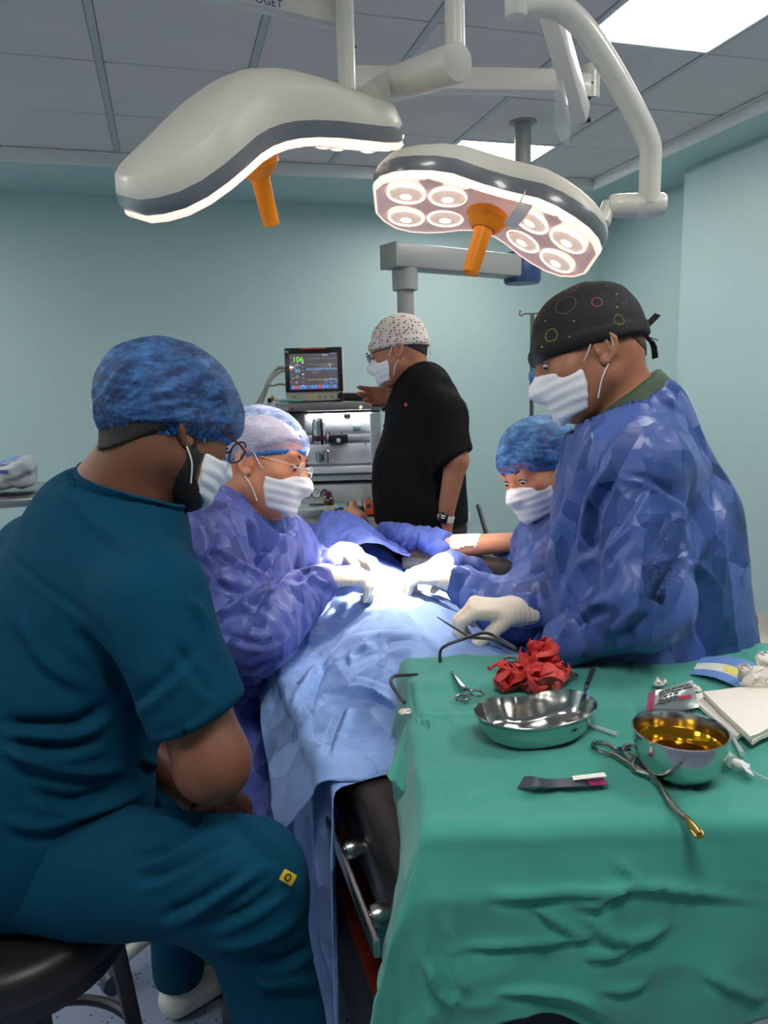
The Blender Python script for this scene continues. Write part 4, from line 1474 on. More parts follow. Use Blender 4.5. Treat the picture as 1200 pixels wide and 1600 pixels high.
# syringe with winged needle set, small tubes
t = thing('winged_cannula', 'clear syringe barrel with white winged needle beside the bowl', 'syringe', on(1150, 1192))
s0, s1 = on(1122, 1172, .009), on(1146, 1191, .009)
part('barrel', tube([s0, s1], .0095, 18), 'clear_plastic', t)
part('hub', tube([s1, on(1158, 1196, .009), on(1170, 1203, .007)], [.006, .0075, .004], 12), 'white_plastic', t)
dd = unit(on(1170, 1203) - s1)
sd = np.cross(UPV, dd)
wp = on(1164, 1199, .009)
for sg in (-1, 1):
    part('wing', prism([wp - dd * .006, wp + dd * .006, wp + dd * .010 + sd * sg * .017, wp - dd * .001 + sd * sg * .015], UPV, .0015), 'white_plastic', t)
part('tubing', tube(smooth_path([on(1170, 1203, .007), on(1188, 1212, .004), on(1230, 1232, .004)], 12), .0014, 8), 'clear_plastic', t)
single('plastic_needle_cap', tube([on(1144, 1150, .004), on(1154, 1167, .004), on(1160, 1178, .004)], [.0028, .0036, .0042], 10), 'clear_plastic', 'clear needle cap at the right behind the syringe', 'needle cap')
single('plastic_tube', tube([on(915, 1132, .004), on(964, 1147, .004)], [.0042, .0036], 10), 'clear_plastic', 'clear straight plastic tube sticking out right of the kidney dish', 'tube')
# ================================================================== ANAESTHESIA MACHINE AND THINGS ON IT
mat('machine_grey', srgb(128, 130, 128), 0.5)
mat('machine_dark', srgb(96, 92, 90), 0.5)
mat('machine_white', srgb(226, 230, 236), 0.4)
mat('machine_pale', srgb(196, 202, 206), 0.45)
mat('chrome', srgb(190, 192, 192), 0.18, metal=1.0)
mat('maroon', srgb(84, 26, 46), 0.4)
mat('pad_green', srgb(120, 150, 142), 0.5)
mat('letter_white', srgb(214, 214, 212), 0.5)
mat('dot_red', srgb(170, 30, 36), 0.4)
mat('led_green', srgb(220, 255, 180), 0.4, emit=((0.7, 1.0, 0.35, 1), 2.5))
mat('bezel_black', srgb(24, 20, 22), 0.3)
mat('bezel_beige', srgb(214, 208, 192), 0.45)
mat('screen_base', srgb(40, 38, 44), 0.12, coat=0.6, emit=((0.085, 0.075, 0.09, 1), 1.0))


def glow(n, r, g, b, s):
    c = srgb(r, g, b)
    mat(n, c, 0.4, emit=(c, s))


glow('glow_green', 110, 230, 70, 1.2)
glow('glow_blue', 90, 130, 220, 0.8)
glow('glow_cyan', 110, 180, 230, 0.8)
glow('glow_yellow', 220, 190, 80, 0.7)
glow('glow_white', 220, 220, 225, 0.7)
glow('glow_red', 210, 90, 90, 0.6)
glow('glow_dim', 96, 120, 150, 0.6)
glow('glow_sage', 120, 150, 90, 0.6)
mat('strip_light', (1, 1, 1, 1), 0.5, emit=((0.93, 0.96, 1.0, 1), 26.0))
mat('button_red', srgb(200, 60, 50), 0.4)
mat('button_yellow', srgb(232, 186, 50), 0.4)
mat('orange_card', srgb(214, 92, 44), 0.6)
mat('amber_glass', srgb(70, 34, 12), 0.08, coat=0.8)
mat('amber_light', srgb(140, 84, 30), 0.08, coat=0.8)
mat('cap_purple', srgb(96, 20, 66), 0.4)
mat('cap_yellow', srgb(236, 196, 30), 0.4)
mat('label_paper', srgb(206, 198, 190), 0.6)
mat('label_green', srgb(40, 110, 70), 0.5)
mat('cable_grey', srgb(150, 150, 142), 0.5)
mat('teal_cloth', srgb(120, 176, 170), 0.6)

mx = unit(RT * V(1, 1, 0))
mz = V(0, 0, 1)
my = np.cross(mz, mx)                     # away from the camera
MD = 3.30
M3 = np.column_stack([mx, my, mz])
MO = pix(500, 700, MD)


def mp_(x, y, back=0.0):
    """point on the front plane of the machine seen at pixel x, y, pushed back"""
    r = FW + RT * (x - 600) / FPX + UP * (800 - y) / FPX
    d = ((MO - CAM) @ my) / (r @ my)
    return CAM + r * d + my * back


def slab(x0, y0, x1, y1, b0, b1, bev=.003):
    """box whose front face covers the pixel rectangle, from depth b0 to b1 behind the front plane"""
    p, q = mp_(x0, y1), mp_(x1, y0)
    u0, u1 = (p - MO) @ mx, (q - MO) @ mx
    z0, z1 = p[2], q[2]
    c = MO + mx * (u0 + u1) / 2 + my * (b0 + b1) / 2
    c[2] = (z0 + z1) / 2
    return box(c, (abs(u1 - u0), b1 - b0, abs(z1 - z0)), M3, bev)


base = mp_(510, 800, .3) * V(1, 1, 0)
am = thing('anaesthesia_machine', 'grey and white anaesthesia machine with gauges against the back wall', 'medical machine', base)
top = part('top_shelf', slab(398, 628, 598, 645, -.02, .48, .008), 'machine_grey', am)
part('lettering', text_geo('Penlon', .032, mp_(420.5, 642.5, -.0225), mx, mz), 'letter_white', top, smooth=0)
part('red_dot', cyl(mp_(457.5, 639, -.020), mp_(457.5, 639, -.0235), .0075, n=18), 'dot_red', top)
part('name_tag', slab(424, 630, 431, 641, -.026, -.0215, .001), 'label_paper', top)
part('power_light', merge(cyl(mp_(564, 636, -.020), mp_(564, 636, -.024), .006, n=14)), 'led_green', top)
part('work_light', slab(480, 645.5, 580, 647.5, .012, .030, .001), 'strip_light', am)
part('cabinet', slab(432, 645, 592, 752, .05, .45, .004), 'machine_white', am)
part('side_column', slab(582, 645, 594, 800, .0, .42, .006), 'machine_pale', am)
part('dark_column', slab(430, 646, 475, 757, .02, .40, .004), 'machine_dark', am)
part('upper_panel', slab(476, 647, 581, 677, .035, .06, .002), 'machine_white', am)
part('rail_panel', slab(476, 679, 581, 691, .030, .06, .002), 'machine_pale', am)
dr = part('drawer', slab(477, 693, 580, 727, .028, .06, .003), 'machine_white', am)
for x, y in ((571, 694.5), (574, 726)):
    part('drawer_screw', cyl(mp_(x, y, .028), mp_(x, y, .0255), .004, n=10), 'machine_grey', dr)
part('shelf_bar', slab(476, 728, 582, 741, .0, .06, .004), 'machine_white', am)
part('lower_panel', slab(476, 742, 582, 754, .035, .06, .002), 'machine_pale', am)
gp = part('gauge_panel', slab(440, 757, 592, 790, .02, .40, .004), 'machine_pale', am)
for x in (466, 480, 494, 508):
    g_ = part('gauge', lathe([(0, .004), (.017, .004), (.019, .006), (.021, .003), (.021, -.004), (0, -.004)], mp_(x, 772, .018), -my, 24), 'machine_white', gp)
    part('gauge_ring', torus(mp_(x, 772, .0125), .0195, .0018, -my, 24, 6), 'machine_dark', g_)
    a = mp_(x, 772, .0125)
    part('gauge_needle', box(a + mx * .004 + mz * .005, (.003, .001, .016), M3 @ np.array([[.7, 0, .7], [0, 1, 0], [-.7, 0, .7]])), 'black_plastic', g_)
part('dark_gauge_arc', torus(mp_(506, 770, .012), .014, .003, -my, 20, 6, sx=.5), 'black_plastic', gp)
ws_ = part('work_surface', slab(440, 806, 600, 816, -.30, .20, .008), 'machine_grey', am)
part('lower_cabinet', merge(slab(446, 816, 594, 930, -.18, .40, .006), slab(440, 930, 600, 950, -.2, .42, .006)), 'machine_grey', am)
for x in (450, 590):
    for bk_ in (-.12, .36):
        p = mp_(x, 940, bk_)
        part('caster', lathe([(0, -.02), (.045, -.02), (.052, 0), (.045, .02), (0, .02)], (p[0], p[1], .052), mx, 18), 'rubber', am)
part('pedestal', box(V(base[0], base[1], .22) - my * .1, (.40, .5, .30), M3, .01), 'machine_dark', am)
part('display', slab(537, 645, 547, 653, .028, .04, .001), 'bezel_black', am)
part('touch_pad', slab(551, 665, 563, 674, .030, .04, .004), 'pad_green', am)
vb = part('vaporizer_bracket', slab(514, 679, 543, 692, -.01, .03, .003), 'black_plastic', am)
part('bracket_knob', lathe([(0, -.012), (.009, -.012), (.010, 0), (0, .001)], mp_(529, 688, -.012), my, 18), 'machine_white', vb)
for x in (515, 534):
    part('bracket_pin', cyl(mp_(x, 679, .0), mp_(x, 674, .0), .005, n=10), 'machine_grey', vb)
va = part('vaporizer', merge(lathe([(.03, 0), (.032, .06), (.028, .075), (.030, .09), (.024, .115), (.012, .12)], mp_(500, 694, -.02), mz, 24, (True, True))), 'chrome', am)
part('vaporizer_band', lathe([(.033, 0), (.0335, .02), (.033, .024)], mp_(500, 688, -.02), mz, 24), 'maroon', va)
vb2 = part('vaporizer_base', merge(slab(494, 706, 517, 719, -.03, .02, .004), lathe([(.016, 0), (.016, .05), (.01, .055)], mp_(512, 721, -.035), mz, 16, (True, True)), lathe([(.013, 0), (.013, .045), (.008, .05)], mp_(500, 721, -.04), mz, 16, (True, True))), 'chrome', am)
part('slot', slab(513, 709, 516, 718, -.034, -.028, .0005), 'black_plastic', vb2)
hs = part('side_connector', merge(cyl(mp_(601, 668, -.02), mp_(607, 661, -.02), .014, n=12), cyl(mp_(600, 684, -.02), mp_(605, 676, -.02), .012, n=12)), 'black_plastic', am)
part('connector_tip', merge(cyl(mp_(598, 693, -.02), mp_(603, 687, -.02), .010, n=12), cyl(mp_(596, 700, 0), mp_(601, 697, -.02), .006, n=10)), 'chrome', hs)
part('hose', tube(smooth_path([mp_(598, 640, .0), mp_(604, 634, -.02), mp_(612, 628, -.02), mp_(618, 622, .05)], 14), .010, 10), 'black_plastic', am)

# ---- patient monitor
tilt = unit(mz + my * .10)
mon = thing('patient_monitor', 'patient monitor with dark screen and coloured traces on the machine', 'monitor', mp_(490, 627, .12))
fn = -unit(np.cross(tilt, mx)) if np.cross(tilt, mx) @ my > 0 else unit(np.cross(tilt, mx))
S3 = np.column_stack([mx, -fn, tilt])
mc = mp_(487, 584, .10)
pw = lambda px: px / 347.0
part('casing', box(mc + S3[:, 1] * .055, (pw(93), .09, pw(84)), S3, .008), 'bezel_beige', mon)
bz = part('bezel', box(mc + tilt * pw(7) + S3[:, 1] * .006, (pw(91), .014, pw(69)), S3, .004), 'bezel_black', mon)
part('alarm_strip', box(mc + tilt * pw(40) - S3[:, 1] * .002, (pw(42), .003, pw(2)), S3), 'orange_card', bz)
part('bezel_mark', text_geo('N', .020, mc + tilt * pw(33.5) - mx * pw(44) - S3[:, 1] * .0015, mx, tilt), 'letter_white', bz, smooth=0)
sc0 = mc + tilt * pw(4) - S3[:, 1] * .0012
scr = part('screen', box(sc0, (pw(76), .002, pw(56)), S3, .0005), 'screen_base', mon)


def sp_(u, v, out=.0018):
    """screen position: u right, v up in pixels of the photo from the middle"""
    return sc0 + mx * pw(u) + tilt * pw(v) - S3[:, 1] * out


part('readout', text_geo('106', .034, sp_(-33, 15.5), mx, tilt), 'glow_green', scr, smooth=0)
part('readout', text_geo('-?-', .026, sp_(-30, 8), mx, tilt), 'glow_white', scr, smooth=0)
part('readout', text_geo('99', .026, sp_(-30, -2), mx, tilt), 'glow_cyan', scr, smooth=0)
part('readout', text_geo('-?-', .022, sp_(-30, -10), mx, tilt), 'glow_yellow', scr, smooth=0)
part('readout', text_geo('-/-', .016, sp_(-30, -18), mx, tilt), 'glow_white', scr, smooth=0)
for k, v in enumerate((20, 14, 8, 2, -4, -10, -16)):
    part('side_value', box(sp_(-17, v - 6), (pw(3.2), .0006, pw(1.6)), S3), ('glow_white', 'glow_dim', 'glow_red')[k % 3], scr)
    part('side_label', box(sp_(-35 + (k % 2) * 2, 22 - k * 6.4), (pw(3.4), .0006, pw(1.1)), S3), ('glow_red', 'glow_dim', 'glow_cyan')[k % 3], scr)
for v, m_ in ((20, 'glow_sage'), (11, 'glow_sage'), (-13, 'glow_yellow')):
    part('trace', tube([sp_(-10, v), sp_(36, v)], .0010, 5), m_, scr)
us = np.linspace(-12, 37, 160)
part('trace', tube([sp_(u, 2.0 + 3.0 * abs(math.sin(u * .62)) * (1 if math.sin(u * 1.24) > 0 else .6)) for u in us], .0011, 5), 'glow_cyan', scr)
part('status_text', text_geo('Patient', .009, sp_(14, 24.5), mx, tilt), 'glow_white', scr, smooth=0)
part('status_field', box(sp_(32, 27.4), (pw(9), .0006, pw(2)), S3), 'glow_dim', scr)
for k in range(12):
    part('screen_icon', box(sp_(-33 + k * 6.0, -24), (pw(5.0), .0006, pw(5.2)), S3, .0002), ('glow_blue', 'glow_red', 'glow_blue', 'glow_blue', 'glow_dim', 'glow_blue')[k % 6], scr)
for k in range(3):
    for r in range(3):
        part('data_cell', box(sp_(19 + k * 8, -12 - r * 3.2), (pw(5.5), .0006, pw(1.6)), S3), ('glow_dim', 'glow_blue')[(k + r) % 2], scr)
for x, m_, r in ((-33, 'button_red', 3.0), (-2, 'button_yellow', 3.0), (8, 'bezel_black', 2.2), (17, 'bezel_black', 2.2), (27, 'bezel_black', 2.2)):
    c_ = mc + mx * pw(x) - tilt * pw(36) - S3[:, 1] * -.010
    b_ = part('button', lathe([(0, .0035), (pw(r) * .8, .0035), (pw(r), .0015), (pw(r), -.002)], c_, fn, 18), m_, mon)
    if m_ == 'bezel_black' or m_ == 'button_red':
        part('button_face', lathe([(0, .004), (pw(r) * .6, .004), (pw(r) * .6, .003)], c_, fn, 14), 'bezel_beige', b_)
part('key_strip', box(mc - mx * pw(17) - tilt * pw(36) - S3[:, 1] * -.009, (pw(11), .002, pw(3)), S3, .0005), 'machine_pale', mon)
part('dial_knob', lathe([(0, .014), (pw(5.0), .014), (pw(5.6), .011), (pw(5.6), -.002)], mc + mx * pw(42) - tilt * pw(35) - S3[:, 1] * -.010, fn, 24), 'bezel_black', mon)

# things on the top shelf
tz = mp_(500, 628)[2]
single('black_case', box(mp_(568, 621, .08), (.185, .10, .036), M3 @ np.array([[1, 0, .05], [0, 1, 0], [-.05, 0, 1]]), .006), 'bezel_black', 'flat black case on the machine shelf right of the monitor', 'case')
single('teal_wipes', sculpt(Field(.01).rbox(mp_(448, 626, .03), (.07, .04, .012), .004, M3).rbox(mp_(462, 626.5, .04), (.05, .04, .010), .004, M3), .004, fold=lambda v, n: .002 * ridged(v * 50)), 'teal_cloth', 'small teal wipes packet on the shelf beneath the monitor', 'packet')
cn = thing('sensor_connector', 'white plug with black end beside the monitor cables', 'plug', mp_(425, 627, .05))
part('plug_body', tube([mp_(426, 623, .05), mp_(436, 624, .05)], .012, 12), 'white_plastic', cn)
part('plug_end', tube([mp_(416, 626, .05), mp_(421, 626, .05)], .011, 12), 'black_plastic', cn)
part('plug_ring', tube([mp_(421, 628, .05), mp_(422.5, 618, .05), mp_(424, 626, .05)], .008, 10), 'brass', cn)
for k, (pts, r) in enumerate((([(441, 574), (431, 574), (424, 580), (418, 596), (411, 615), (406, 632), (404, 648)], .0085), ([(441, 579), (434, 580), (426, 586), (420, 598), (413, 618), (408, 630)], .005), ([(441, 601), (432, 600), (424, 602), (416, 604), (408, 616), (400, 630), (390, 636)], .005))):
    c_ = single('monitor_cable', tube(smooth_path([mp_(x, y, .10 if i < 3 else .02) for i, (x, y) in enumerate(pts)], 30), r, 8), 'cable_grey',
                ('thick grey cable bundle running down from the upper side of the monitor', 'thin grey cable just under the thick bundle at the monitor', 'grey lead plugged low into the monitor side and curving left')[k], 'cable', 'monitor cables')
dv = thing('gas_module', 'small beige module with grey screen behind the pale bouffant cap', 'monitor', mp_(385, 690, .0))
D3 = M3 @ np.array([[.94, .2, -.26], [-.2, .98, 0], [.26, 0, .96]])
part('module_frame', box(mp_(388, 655, .0), (.10, .04, .10), D3, .008), 'bezel_beige', dv)
part('module_screen', box(mp_(388, 655, -.02), (.07, .006, .065), D3, .002), 'machine_dark', dv)
part('module_stem', cyl(mp_(395, 672, .04), mp_(404, 720, .08), .016, n=12), 'machine_grey', dv)

# ---- bottles and boxes on the work surface
SZ = mp_(500, 806)[2]


def at_surf(x, y):
    """stand on the work surface under pixel x, y (y only picks how far back)"""
    p = pixz(x, y, SZ + .0015)
    return p


def bottle(x, yb, r, h, glass, capm, label, cat='bottle', lab=None, neck_r=.45, cap_h=.022, group='bottles on the machine surface', shoulder=.66):
    p = at_surf(x, yb)
    t = thing('bottle', label, cat, p, group)
    part('glass', lathe([(0, .0), (r * .9, 0), (r, .004), (r, h * shoulder), (r * .8, h * (shoulder + .1)), (r * neck_r, h * (shoulder + .16)), (r * neck_r, h - cap_h)], p, mz, 26), glass, t)
    part('cap', lathe([(r * neck_r * 1.25, h - cap_h - .004), (r * neck_r * 1.25, h), (r * neck_r, h + .001), (0, h + .001)], p, mz, 20), capm, t)
    if lab:
        part('label', lathe([(r * 1.012, h * .10), (r * 1.012, h * .48)], p, mz, 26), lab, t)
    return t


bottle(515, 807, .0235, .112, 'amber_glass', 'cap_purple', 'amber glass bottle with purple cap standing in front of the gauges', lab='label_paper')
bottle(551, 797, .0250, .128, 'amber_light', 'cap_yellow', 'amber bottle with yellow cap on the work surface', lab='machine_pale', shoulder=.60)
bottle(582, 790, .0200, .090, 'amber_glass', 'cap_purple', 'dark bottle with purple cap behind the orange box')
bottle(563, 802, .0170, .074, 'clear_plastic', 'machine_pale', 'small clear vial with green label left of the orange box', lab='label_green', neck_r=.6, cap_h=.010)
ob = thing('orange_box', 'small orange cardboard box beside the man in black', 'box', at_surf(582, 802))
bp_ = at_surf(582, 803) + mz * .033
part('carton', box(bp_, (.066, .045, .064), M3, .002), 'orange_card', ob)
part('carton_print', merge(cyl(bp_ - my * .0225 - mx * .014 + mz * .008, bp_ - my * .0235 - mx * .014 + mz * .008, .010, n=18)), 'dark_grey_plastic', ob)
part('carton_flap', box(bp_ + mz * .034 + mx * .004, (.05, .035, .005), M3 @ np.array([[.97, 0, .24], [0, 1, 0], [-.24, 0, .97]])), 'pad_green', ob)
fld = lambda v, n: .006 * ridged(v * 32) + .005 * facets(v, .03)
single('clear_wrapper', sculpt(Field(.02).ell(at_surf(478, 806) + mz * .018, (.07, .05, .018)).ell(at_surf(496, 803) + mz * .02, (.05, .05, .02)), .005, fold=fld), 'clear_film', 'crumpled clear wrappers on the surface left of the amber bottle', 'wrapper', smooth=180)
single('blue_wrapper', sculpt(Field(.02).ell(at_surf(497, 797) + mz * .03, (.04, .03, .012)), .005, fold=fld), 'packet_blue', 'pale blue wrapper behind the amber bottle', 'wrapper', smooth=180)
single('clear_bag', sculpt(Field(.02).ell(at_surf(538, 790) + mz * .055, (.055, .04, .06)), .006, fold=fld), 'clear_film', 'clear plastic bag standing behind the yellow capped bottle', 'bag', smooth=180)
lg_ = thing('laryngoscope', 'dark metal laryngoscope lying right of the amber bottle', 'laryngoscope', at_surf(536, 805))
part('blade', tube(smooth_path([at_surf(524, 803) + mz * .016, at_surf(534, 805) + mz * .020, at_surf(545, 806) + mz * .012], 10), .010, 10), 'chrome', lg_)
part('handle', tube([at_surf(524, 803) + mz * .018, at_surf(530, 799) + mz * .012, at_surf(552, 804) + mz * .010], .009, 10), 'black_plastic', lg_)

# ---- IV pole behind the assistant
ip = pix(831, 600, 3.0)
iv = thing('iv_pole', 'thin steel drip stand with hooks behind the assistant', 'drip stand', ip * V(1, 1, 0))
htop = pix(834, 492, 3.0)[2]
part('pole', cyl((ip[0], ip[1], .06), (ip[0], ip[1], htop), .0085, n=14), 'steel_dark', iv)
for s in (-1, 1):
    q = V(ip[0], ip[1], htop)
    part('hook', tube(smooth_path([q, q + mx * s * .028 + mz * .002, q + mx * s * .046 - mz * .006, q + mx * s * .052 + mz * .006, q + mx * s * .046 + mz * .014], 16), .004, 8), 'chrome', iv)
part('height_clamp', merge(lathe([(.010, 0), (.013, .01), (.013, .03), (.010, .04)], pix(831, 596, 3.0), mz, 14, (True, True)), tube([pix(831, 592, 2.99), pix(836, 582, 2.97), pix(838, 574, 2.96)], [.006, .007, .004], 8)), 'packet_blue', iv)
for k in range(5):
    a = k * 2 * math.pi / 5
    d = V(math.cos(a), math.sin(a), 0)
    lg = part('foot', tube([V(ip[0], ip[1], .09), V(ip[0], ip[1], .06) + d * .22], [.013, .010], 10), 'steel_dark', iv)
    part('caster', ellipsoid(V(ip[0], ip[1], .028) + d * .23, (.028, .028, .028), None, 12, 8), 'rubber', lg)

# ---- wall socket and a dark rod leaning by it
wp_ = (lambda r: CAM + r * (WALL_Y - .006) / r[1])(FW + RT * (727 - 600) / FPX + UP * (800 - 808) / FPX)
so = thing('wall_socket', 'white wall socket low on the back wall', 'socket', wp_)
part('plate', box(wp_, (.085, .014, .085), None, .004), 'machine_white', so)
for dx in (-.0,):
    part('socket_well', cyl(wp_ + V(dx, -.006, 0), wp_ + V(dx, -.009, 0), .022, n=22), 'machine_pale', so)
    for h_ in (-.009, .009):
        part('socket_hole', cyl(wp_ + V(dx + h_, -.0085, 0), wp_ + V(dx + h_, -.0096, 0), .003, n=10), 'black_plastic', so)
rd = thing('dark_rod', 'thin dark support rod rising behind the bare arm', 'rod', pix(760, 845, 2.5))
part('rod', cyl(pix(747, 790, 2.5), pix(762, 842, 2.4), .0075, n=12), 'base_black', rd)
part('rod_holder', box(pix(764, 850, 2.38), (.03, .03, .05), None, .006), 'steel_dark', rd)

# ---- trolley corner with a plastic bag at the far left
bgp = pix(8, 765, 2.7)
ct = thing('side_trolley', 'steel side trolley behind the seated man', 'trolley', bgp * V(1, 1, 0))
part('trolley_top', box(bgp - V(.1, 0, .02), (.7, .5, .03), None, .006), 'steel', ct)
for sx in (-.42, .22):
    for sy in (-.22, .22):
        lg = part('leg', cyl(bgp * V(1, 1, 0) + V(sx, sy, .06), bgp + V(sx, sy, -.03), .013, n=12), 'steel', ct)
        part('caster', ellipsoid(bgp * V(1, 1, 0) + V(sx, sy, .03), (.03, .016, .03), None, 12, 8), 'rubber', lg)
bf_ = Field(.02).rbox(pix(5, 745, 2.65), (.20, .16, .07), .02).rbox(pix(28, 732, 2.62), (.10, .12, .05), .015, frame((-.4, 0, 1)))
pb2 = thing('plastic_bag', 'white plastic bag with blue print at the left edge behind the seated man', 'bag', pix(10, 765, 2.65))
part('bag_film', sculpt(bf_, .006, fold=lambda v, n: .007 * ridged(v * 22) + .006 * facets(v, .05)), 'machine_pale', pb2, smooth=180)
part('blue_flap', ribbon(smooth_path([pix(-8, 727, 2.58), pix(10, 719, 2.58), pix(28, 714, 2.58)], 8), .03, .002, FW + UP * .5), 'packet_blue', pb2)
part('blue_print', box(pix(4, 737, 2.545), (.035, .012, .003), frame(-FW, RT), .001), 'blue_ink', pb2)
# ================================================================== PEOPLE
GOWN_B = [('facet', 8.0, 1.0, 1.15, (1, 1, .5)), ('facet', 21.0, 0.9, 0.95, (1, 1, .65)), ('fold', 15.0, 0.4, 0.008, (1, 1, .6)), ('noise', 160, 0.05, 0.001)]
mat('gown_blue', srgb(74, 100, 170), 0.40, spec=0.5, bumps=GOWN_B, var=(5, srgb(62, 88, 156), 0.6), coat=0.05)
mat('gown_violet', srgb(98, 112, 192), 0.40, spec=0.5, bumps=GOWN_B, var=(5, srgb(86, 100, 180), 0.6), coat=0.05)
mat('scrub_teal', srgb(6, 66, 92), 0.85, spec=0.12, bumps=[('noise', 500, 0.12, 0.0006), ('noise', 9, 0.3, 0.012)], var=(4, srgb(5, 58, 82), 0.5))
mat('scrub_black', srgb(16, 16, 18), 0.85, spec=0.12, bumps=[('noise', 9, 0.3, 0.012)])
mat('scrub_brown', srgb(44, 34, 32), 0.7, spec=0.25, bumps=[('noise', 9, 0.3, 0.012)])
mat('scrub_green', srgb(66, 84, 62), 0.75, bumps=[('noise', 40, 0.2, 0.003)])
mat('skin_tan', srgb(176, 116, 86), 0.48, bumps=[('noise', 180, 0.10, 0.001)], var=(14, srgb(160, 100, 74), 0.6))
mat('skin_brown', srgb(124, 78, 56), 0.48, bumps=[('noise', 180, 0.10, 0.001)], var=(14, srgb(108, 66, 46), 0.6))
mat('skin_light', srgb(222, 150, 112), 0.46, bumps=[('noise', 160, 0.14, 0.0015)], var=(18, srgb(206, 128, 92), 0.6))
mat('hair_dark', srgb(26, 20, 18), 0.7, bumps=[('noise', 350, 0.6, 0.002)])
mat('hair_grey', srgb(196, 176, 168), 0.7, bumps=[('noise', 300, 0.6, 0.002)])
mat('stubble', srgb(70, 46, 36), 0.7, bumps=[('noise', 400, 0.5, 0.001)], var=(60, srgb(110, 74, 56), 0.6))
mat('mask_paper', srgb(236, 236, 242), 0.7, bumps=[('noise', 300, 0.1, 0.0006), ('noise', 18, 0.25, 0.006)])
mat('mask_loop', srgb(236, 234, 234), 0.6)
mat('glove_latex', srgb(236, 224, 204), 0.42, bumps=[('wave', 28, 0.25, 0.003), ('noise', 60, 0.25, 0.003)])
mat('eye_white', srgb(225, 218, 210), 0.15)
mat('eye_iris', srgb(34, 22, 16), 0.1)
mat('frame_red', srgb(92, 34, 36), 0.25)
mat('frame_black', srgb(20, 20, 22), 0.25)
mat('clear_lens', srgb(240, 245, 248), 0.03, alpha=0.16, coat=0.8)
mat('clog_white', srgb(206, 204, 196), 0.5)
mat('elastic_blue', srgb(58, 132, 216), 0.6, bumps=[('wave', 60, 0.4, 0.003)])


def cap_mat(name, base, hi, thr):
    """thin crinkled non-woven: streaky colour, part see-through"""
    m = bpy.data.materials.new(name)
    m.use_nodes = True
    N = NT(m)
    b = N.n['Principled BSDF']
    b.inputs['Roughness'].default_value = 0.6
    tc = N.add('ShaderNodeTexCoord')
    nz = N.add('ShaderNodeTexNoise', i_Scale=26.0, i_Detail=7.0, i_Roughness=0.7)
    mp = N.add('ShaderNodeMapping')
    mp.inputs['Scale'].default_value = (1.0, 1.0, 2.6)
    N.link(tc.outputs['Object'], mp.inputs[0])
    N.link(mp.outputs[0], nz.inputs['Vector'])
    fac = N.ramp(nz.outputs[0], 0.40, 0.72)
    N.link(N.mix(fac, base, hi), b.inputs['Base Color'])
    nz2 = N.add('ShaderNodeTexNoise', i_Scale=90.0, i_Detail=4.0)
    N.link(tc.outputs['Object'], nz2.inputs['Vector'])
    al = N.math('ADD', N.math('MULTIPLY', fac, 0.35), N.math('MULTIPLY_ADD', nz2.outputs[0], 0.5, thr))
    N.link(al, b.inputs['Alpha'])
    bn = N.add('ShaderNodeBump', i_Strength=0.5, i_Distance=0.006)
    N.link(nz.outputs[0], bn.inputs['Height'])
    N.link(bn.outputs[0], b.inputs['Normal'])
    MATS[name] = m


cap_mat('cap_film', srgb(28, 88, 168), srgb(110, 176, 232), 0.30)
cap_mat('cap_film_navy', srgb(16, 58, 116), srgb(74, 134, 200), 0.36)
cap_mat('cap_film_pale', srgb(120, 160, 226), srgb(206, 216, 244), 0.10)


def ivec(r, u, a):
    """direction from picture right, picture up, away from the camera"""
    return unit(RT * r + UP * u + FW * a)


def head_frame(fwd, up):
    y = unit(fwd)
    z = unit(np.asarray(up) - y * (np.asarray(up) @ y))
    return np.column_stack([np.cross(y, z), y, z])


